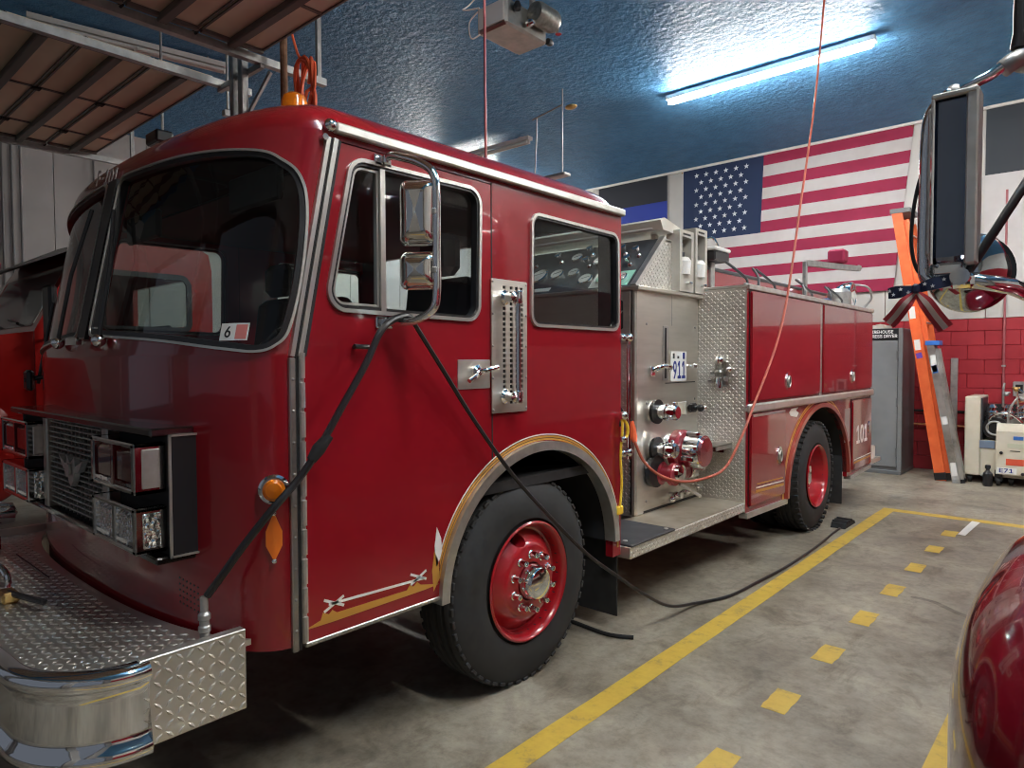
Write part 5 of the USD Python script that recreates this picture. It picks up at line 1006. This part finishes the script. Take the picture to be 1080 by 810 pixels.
fend=superbox(1.858,2.75,-1.25,.2,.30,1.24,2.9,40)
fend=diff(fend, lathe([(.001,-1),(.52,-1),(.52,.62),(.001,.62)],'x',(1.9+.2,-.28,.42),40))
T.add('fender', fend, MAROON, 50, 'maroon rounded fender'); T.add('fender', superbox(3.45,4.33,-1.25,.2,.30,1.265,2.9,40), MAROON, 50)
T.add('hood', superbox(2.35,3.85,-1.38,.45,.70,1.55,4.0,28), MAROON, 50); gr_=T.add('grille', bx(2.6,3.6,-1.42,-1.34,.75,1.35,.03), MATBLACK)
for i in range(9): gr_.add('grille_bar', bx(2.62,3.58,-1.435,-1.405,.79+.06*i,.815+.06*i,.006), CHROME); T.add('bumper', bx(1.95,4.25,-1.62,-1.42,.45,.70,.05), CHROME)
for x in (2.3,3.9): T.add('headlamp', lathe([(.001,-.04),(.09,-.03),(.10,0),(.10,.05),(.001,.05)],'y',(x,-1.27,.98),24), LENS)
cab_=superbox(1.98,4.22,.30,2.2,.5,2.98,9.,28); T.add('cab', cab_, MAROON, 50)
T.add('windshield', bx(2.22,3.98,.275,.31,1.62,2.62,.02), plain('dark_truck_glass',(.02,.022,.025),.06), 30); T.add('windshield_post', bx(3.07,3.13,.268,.30,1.60,2.64,.008), MAROON); T.add('side_window', bx(1.968,1.985,.62,1.55,1.50,2.25,.005), DARKGREY, False)
T.add('rear_body', bx(1.99,4.2,2.25,5.3,.55,2.35,.03), MAROON)
T.add('added_reflection_panel', bx(1.962,1.99,1.22,1.55,2.27,2.66,.004), WHITE, False, 'white panel added to the cab side for its reflection in the engine door window')  # invented bright panel, placed to be mirrored in the engine door window
for i in range(9): T.add('added_louvre', bx(1.965,1.985,.75,1.6,2.69+.026*i,2.705+.026*i,.003), BLACK)  # invented slats, set above the panel for the same window reflection
for i in range(12): T.add('shutter_slat', bx(1.968,1.99,2.3,4.6,1.0+.062*i,1.055+.062*i,.006), GALV)
for (x,y) in ((2.32,-.35),(2.32,3.9),(4.2,-.35),(4.2,3.9)):
    t,lg=tyre(x-.02,y,.511); T.add('tyre', t, RUBBER, 35)
    T.add('rim', lathe([(.001,-.1),(.20,-.09),(.27,-.02),(.295,.0),(.295,-.2),(.001,-.2)],'x',(x-.02,y,.511),32), CHROME)
# mirror on its tubular arms
my=-.66
T.add('mirror_arm', tube(curve([(2.005,.80,2.29),(1.99,-.20,2.32),(1.965,-.60,2.285),(1.90,-.655,2.245),(1.82,-.66,2.215),(1.79,-.66,2.19),(1.780,-.66,2.12),(1.778,-.66,1.98),(1.778,-.66,1.84),(1.79,-.66,1.79),(1.86,-.66,1.778)],8),.0125,12), CHROME, True, 'bent chrome mirror arm')
T.add('arm_sleeve', tube(curve([(2.005,.78,2.29),(1.99,-.20,2.318),(1.966,-.60,2.283),(1.925,-.648,2.255)],6),[.030]*7+[.028]*6+[.020]*6,12), GALV, True)
T.add('mirror_arm', tube([(1.865,-.655,1.785),(1.95,-.655,1.765),(2.0,-.45,1.74),(2.005,.80,1.70)],.0185,12), CHROME, True); T.add('mirror_arm', tube([(1.862,-.66,1.79),(1.99,-.66,2.02),(2.02,-.5,2.1),(2.005,.80,2.15)],.010,10), BLACK, True, 'thin black brace rod')
hd=T.add('mirror_head', bx(1.800,1.886,-.705,-.640,1.825,2.205,.012), plain('mirror_back',(.17,.20,.26),.10,1.), 30, 'tall polished mirror head')
hd.add('mirror_edge', bx(1.798,1.806,-.71,-.635,1.82,2.205,.003), CHROME); hd.add('mirror_edge', bx(1.866,1.890,-.708,-.636,1.818,2.215,.004), SILVER); hd.add('top_cap', bx(1.798,1.888,-.71,-.635,2.20,2.214,.004), GALV); hd.add('top_bolt', ball((1.825,-.67,2.222),.012,sub=1), CHROME)
hd.add('side_rail', bx(1.786,1.796,-.675,-.655,1.85,2.19,.003), SILVER)
cv=lathe([(.001,-.056),(.040,-.051),(.070,-.034),(.090,-.008),(.094,.004),(.092,.012),(.001,.014)],'y',(0,0,0),40); cv=rot(cv,[0,0,1],24); cv=rot(cv,[1,0,0],6); cv.apply_translation((1.868,-.605,1.806))
T.add('convex_mirror', cv, plain('convex_back',(.62,.66,.66),.06,1.), 40, 'round chrome convex mirror seen from behind')
T.add('mirror_clamp', cat([bx(1.835,1.885,-.685,-.645,1.765,1.80,.008),lathe([(.001,-.02),(.02,-.02),(.02,.02),(.001,.02)],'y',(1.860,-.69,1.79),14),bx(1.80,1.86,-.67,-.65,1.80,1.83,.004)]), CHROME)
for c_,r_ in (((1.835,-.66,2.222),.02),((1.795,-.66,2.185),.016),((1.965,-.605,2.285),.034)): T.add('arm_clamp', ball(c_,r_,sub=2), GALV)
T.add('mirror_wire', tube(curve([(1.80,-.655,2.12),(1.765,-.66,2.02),(1.752,-.66,1.90),(1.765,-.66,1.82),(1.80,-.66,1.79),(1.85,-.665,1.785)],8),.0045,8), BLACK)
an=T.add('antenna', tube([(1.952,-.63,2.30),(1.955,-.63,2.335),(1.952,-.63,2.40),(1.949,-.63,2.52),(1.946,-.63,3.1)],[.016,.014,.0105,.006,.003],12), BLACK); an.add('ferrule', rod((1.9535,-.63,2.365),(1.951,-.63,2.42),.0098,12), SILVER)
# star-spangled ribbon tied on the mirror clamp
R=thing('patriotic_ribbon','star-spangled ribbon with red and white tails tied under the right truck mirror','ribbon',(1.77,-.67,1.75))
def strip(pts,w,updir,thick=.002):
    P=np.array(pts); T_=np.gradient(P,axis=0); T_/=np.linalg.norm(T_,axis=1,keepdims=True); U=np.array(updir,float)
    W_=np.cross(T_,U); W_/=np.linalg.norm(W_,axis=1,keepdims=True); N_=np.cross(W_,T_); w=np.broadcast_to(np.asarray(w,float),(len(P),))
    V=[];F=[]
    for i in range(len(P)):
        for a,b in ((-1,-1),(1,-1),(1,1),(-1,1)): V.append(P[i]+W_[i]*a*w[i]/2+N_[i]*b*thick/2)
    for i in range(len(P)-1):
        for j in range(4): j2=(j+1)%4; F+=[[i*4+j,i*4+j2,i*4+4+j2],[i*4+j,i*4+4+j2,i*4+4+j]]
    n=(len(P)-1)*4; F+=[[0,2,1],[0,3,2],[n,n+1,n+2],[n,n+2,n+3]]
    m=trimesh.Trimesh(np.array(V),np.array(F),process=False)
    if m.volume<0: m.invert()
    return m
bp=curve([(1.712,-.69,1.762),(1.74,-.70,1.764),(1.772,-.695,1.768),(1.80,-.70,1.776),(1.838,-.69,1.784)],6)
bw=R.add('star_band', strip(bp,np.interp(np.linspace(0,1,len(bp)),[0,.2,.5,.8,1],[.026,.030,.018,.028,.026]),(0,-1,0),.006), plain('ribbon_navy',(.012,.022,.065),.5), False, 'navy band with white stars')
for k,i in enumerate((1,3,6,9,16,19,22)): bw.add('star', plate(aff.translate(starp(0,0,.0052,.0052),bp[i][0],bp[i][2]+.005*(-1)**k),bp[i][1]-.0046,bp[i][1]-.0030,'xz'), STAR, False)
bw.add('knot', bx(1.764,1.780,-.712,-.690,1.757,1.780,.005), plain('ribbon_navy2',(.012,.02,.06),.5))
for nm,pts in (('tail',[(1.770,-.70,1.757),(1.752,-.708,1.735),(1.730,-.703,1.706),(1.714,-.70,1.688)]),('tail',[(1.775,-.70,1.757),(1.795,-.708,1.732),(1.815,-.705,1.700),(1.834,-.70,1.672)])):
    q=curve(pts,6); w=np.interp(np.linspace(0,1,len(q)),[0,.3,1],[.012,.031,.034]); t=R.add(nm, strip(q,w,(0,-1,0),.002), plain('ribbon_red_'+str(len(bp)+int(pts[0][0]*1000)%7),(.42,.03,.045),.6), False, 'red ribbon tail with a pale stripe'); t.add('white_stripe', strip(q+[0,-.0016,0],w*.36,(0,-1,0),.0014), plain('ribbon_tan_'+str(int(pts[0][0]*1000)%7),(.50,.38,.34),.6), False)

# ================================================================== LEFT-HAND TRUCK
N=thing('left_truck','bright red truck with dark sun visor standing in the left bay beyond the engine','truck',(-5.3,0,0))
lx0,lx1=-6.45,-4.22
hood=Polygon([(-2.6,.75),(-2.62,1.35),(-2.5,1.62),(-1.25,1.82),(-1.0,1.86),(-1.0,.75)])
N.add('hood', cat([plate(hood.buffer(-.05).buffer(.05),lx0+.12,lx1-.04,'yz')]), BRIGHTRED, 35)
N.add('fender', superbox(lx1-.55,lx1+.02,-2.75,-1.1,.45,1.40,4.,24), BRIGHTRED, 50); N.add('fender', superbox(lx0-.02,lx0+.55,-2.75,-1.1,.45,1.40,4.,24), BRIGHTRED, 50)
cabp=Polygon([(-1.05,.75),(-1.05,1.86),(-.80,2.38),(-.66,2.60),(-.5,2.66),(.22,2.66),(.33,2.60),(.36,2.45),(.36,.75)])
sidew=rp([(-.72,1.90),(-.58,2.36),(.10,2.36),(.14,2.30),(.14,1.90)],.05); wsp=Polygon([(-1.06,1.90),(-1.0,1.90),(-.74,2.42),(-.80,2.46)])
shell=man(plate(cabp,lx0+.05,lx1,'yz'))-man(plate(cabp.buffer(-.05,join_style=2).difference(sbox(-3,0,3,.85)),lx0+.10,lx1-.05,'yz'))-man(plate(sidew,lx0-1,lx1+1,'yz'))-man(plate(Polygon([(-1.3,1.92),(-.9,1.92),(-.68,2.40),(-1.1,2.44)]),lx0+.18,lx1-.13,'yz'))-man(bx(lx0+.4,lx1-.35,.2,.6,1.95,2.4))
N.add('cab', unman(shell), BRIGHTRED, 35)
for x in (lx1-.03,lx0+.075): N.add('side_window', plate(sidew.buffer(.01),x,x+.006,'yz'), GLASS, False)
N.add('window_gasket', plate(sidew.buffer(.03).difference(sidew.buffer(-.015)),lx1-.01,lx1+.008,'yz'), BLACK, False)
N.add('windshield', bar((( lx0+lx1)/2-.02,-1.035,1.90),((lx0+lx1)/2-.02,-.765,2.43),lx1-lx0-.3,.008,(0,-.9,.45)), plain('grey_reflection_glass',(.20,.21,.21),.12,alpha=.62), False)  # grey haze put into the glass colour stands for its reflection
N.add('sun_visor', plate(Polygon([(-1.16,2.34),(-1.14,2.36),(-.86,2.52),(-.66,2.60),(-.70,2.56),(-.90,2.46)]),lx0+.12,lx1-.06,'yz'), plain('visor_dark',(.05,.045,.042),.4), False)
for k in range(4): N.add('roof_marker', bx(lx1-.25-.5*k,lx1-.37-.5*k,-.56,-.48,2.655,2.69,.01), AMBER)
N.add('wiper', rod((lx1-.5,-1.05,1.93),(lx1-1.0,-1.0,1.98),.012,8), BLACK); N.add('wiper', rod((lx1-1.2,-1.05,1.93),(lx1-1.7,-1.0,1.98),.012,8), BLACK)
N.add('rear_body', bx(lx0,lx1,.45,3.2,.80,1.75,.03), BRIGHTRED); N.add('seat_back', bx(lx0+.3,lx1-.3,.05,.15,1.2,1.95,.04), SEATCLOTH); N.add('dashboard', bx(lx0+.12,lx1-.08,-.98,-.7,1.6,1.86,.03), VINYL)
N.add('mirror', cat([bx(lx1+.10,lx1+.28,-1.02,-.96,1.75,2.2,.02),rod((lx1,-.95,2.1),(lx1+.16,-.98,2.12),.012,8),rod((lx1,-.95,1.8),(lx1+.16,-.98,1.82),.012,8)]), BLACK)
for (x,y) in ((lx1-.03,-1.9),(lx1-.03,2.3),(lx0+.30,-1.9),(lx0+.30,2.3)):
    t,lg=tyre(x,y,.511); N.add('tyre', t, RUBBER, 35); N.add('rim', lathe([(.001,-.2),(.29,-.2),(.29,.0),(.26,-.03),(.2,-.07),(.001,-.05)],'x',(x,y,.511),28), CHROME)
gl_=N.add('grille', bx(-5.85,-4.82,-2.66,-2.58,.85,1.45,.02), MATBLACK)
for i in range(7): gl_.add('grille_bar', bx(-5.82,-4.85,-2.68,-2.645,.90+.075*i,.925+.075*i,.006), CHROME)
for x in (-4.50,-6.17): N.add('headlamp', lathe([(.001,-.05),(.09,-.04),(.10,0),(.10,.06),(.001,.06)],'y',(x,-2.74,1.0),20), LENS)
N.add('chassis', bx(lx0+.6,lx1-.6,-2.5,3.2,.5,.78,.02), CHASSIS); N.add('bumper', bx(lx0,lx1,-2.95,-2.72,.5,.8,.04), CHROME)
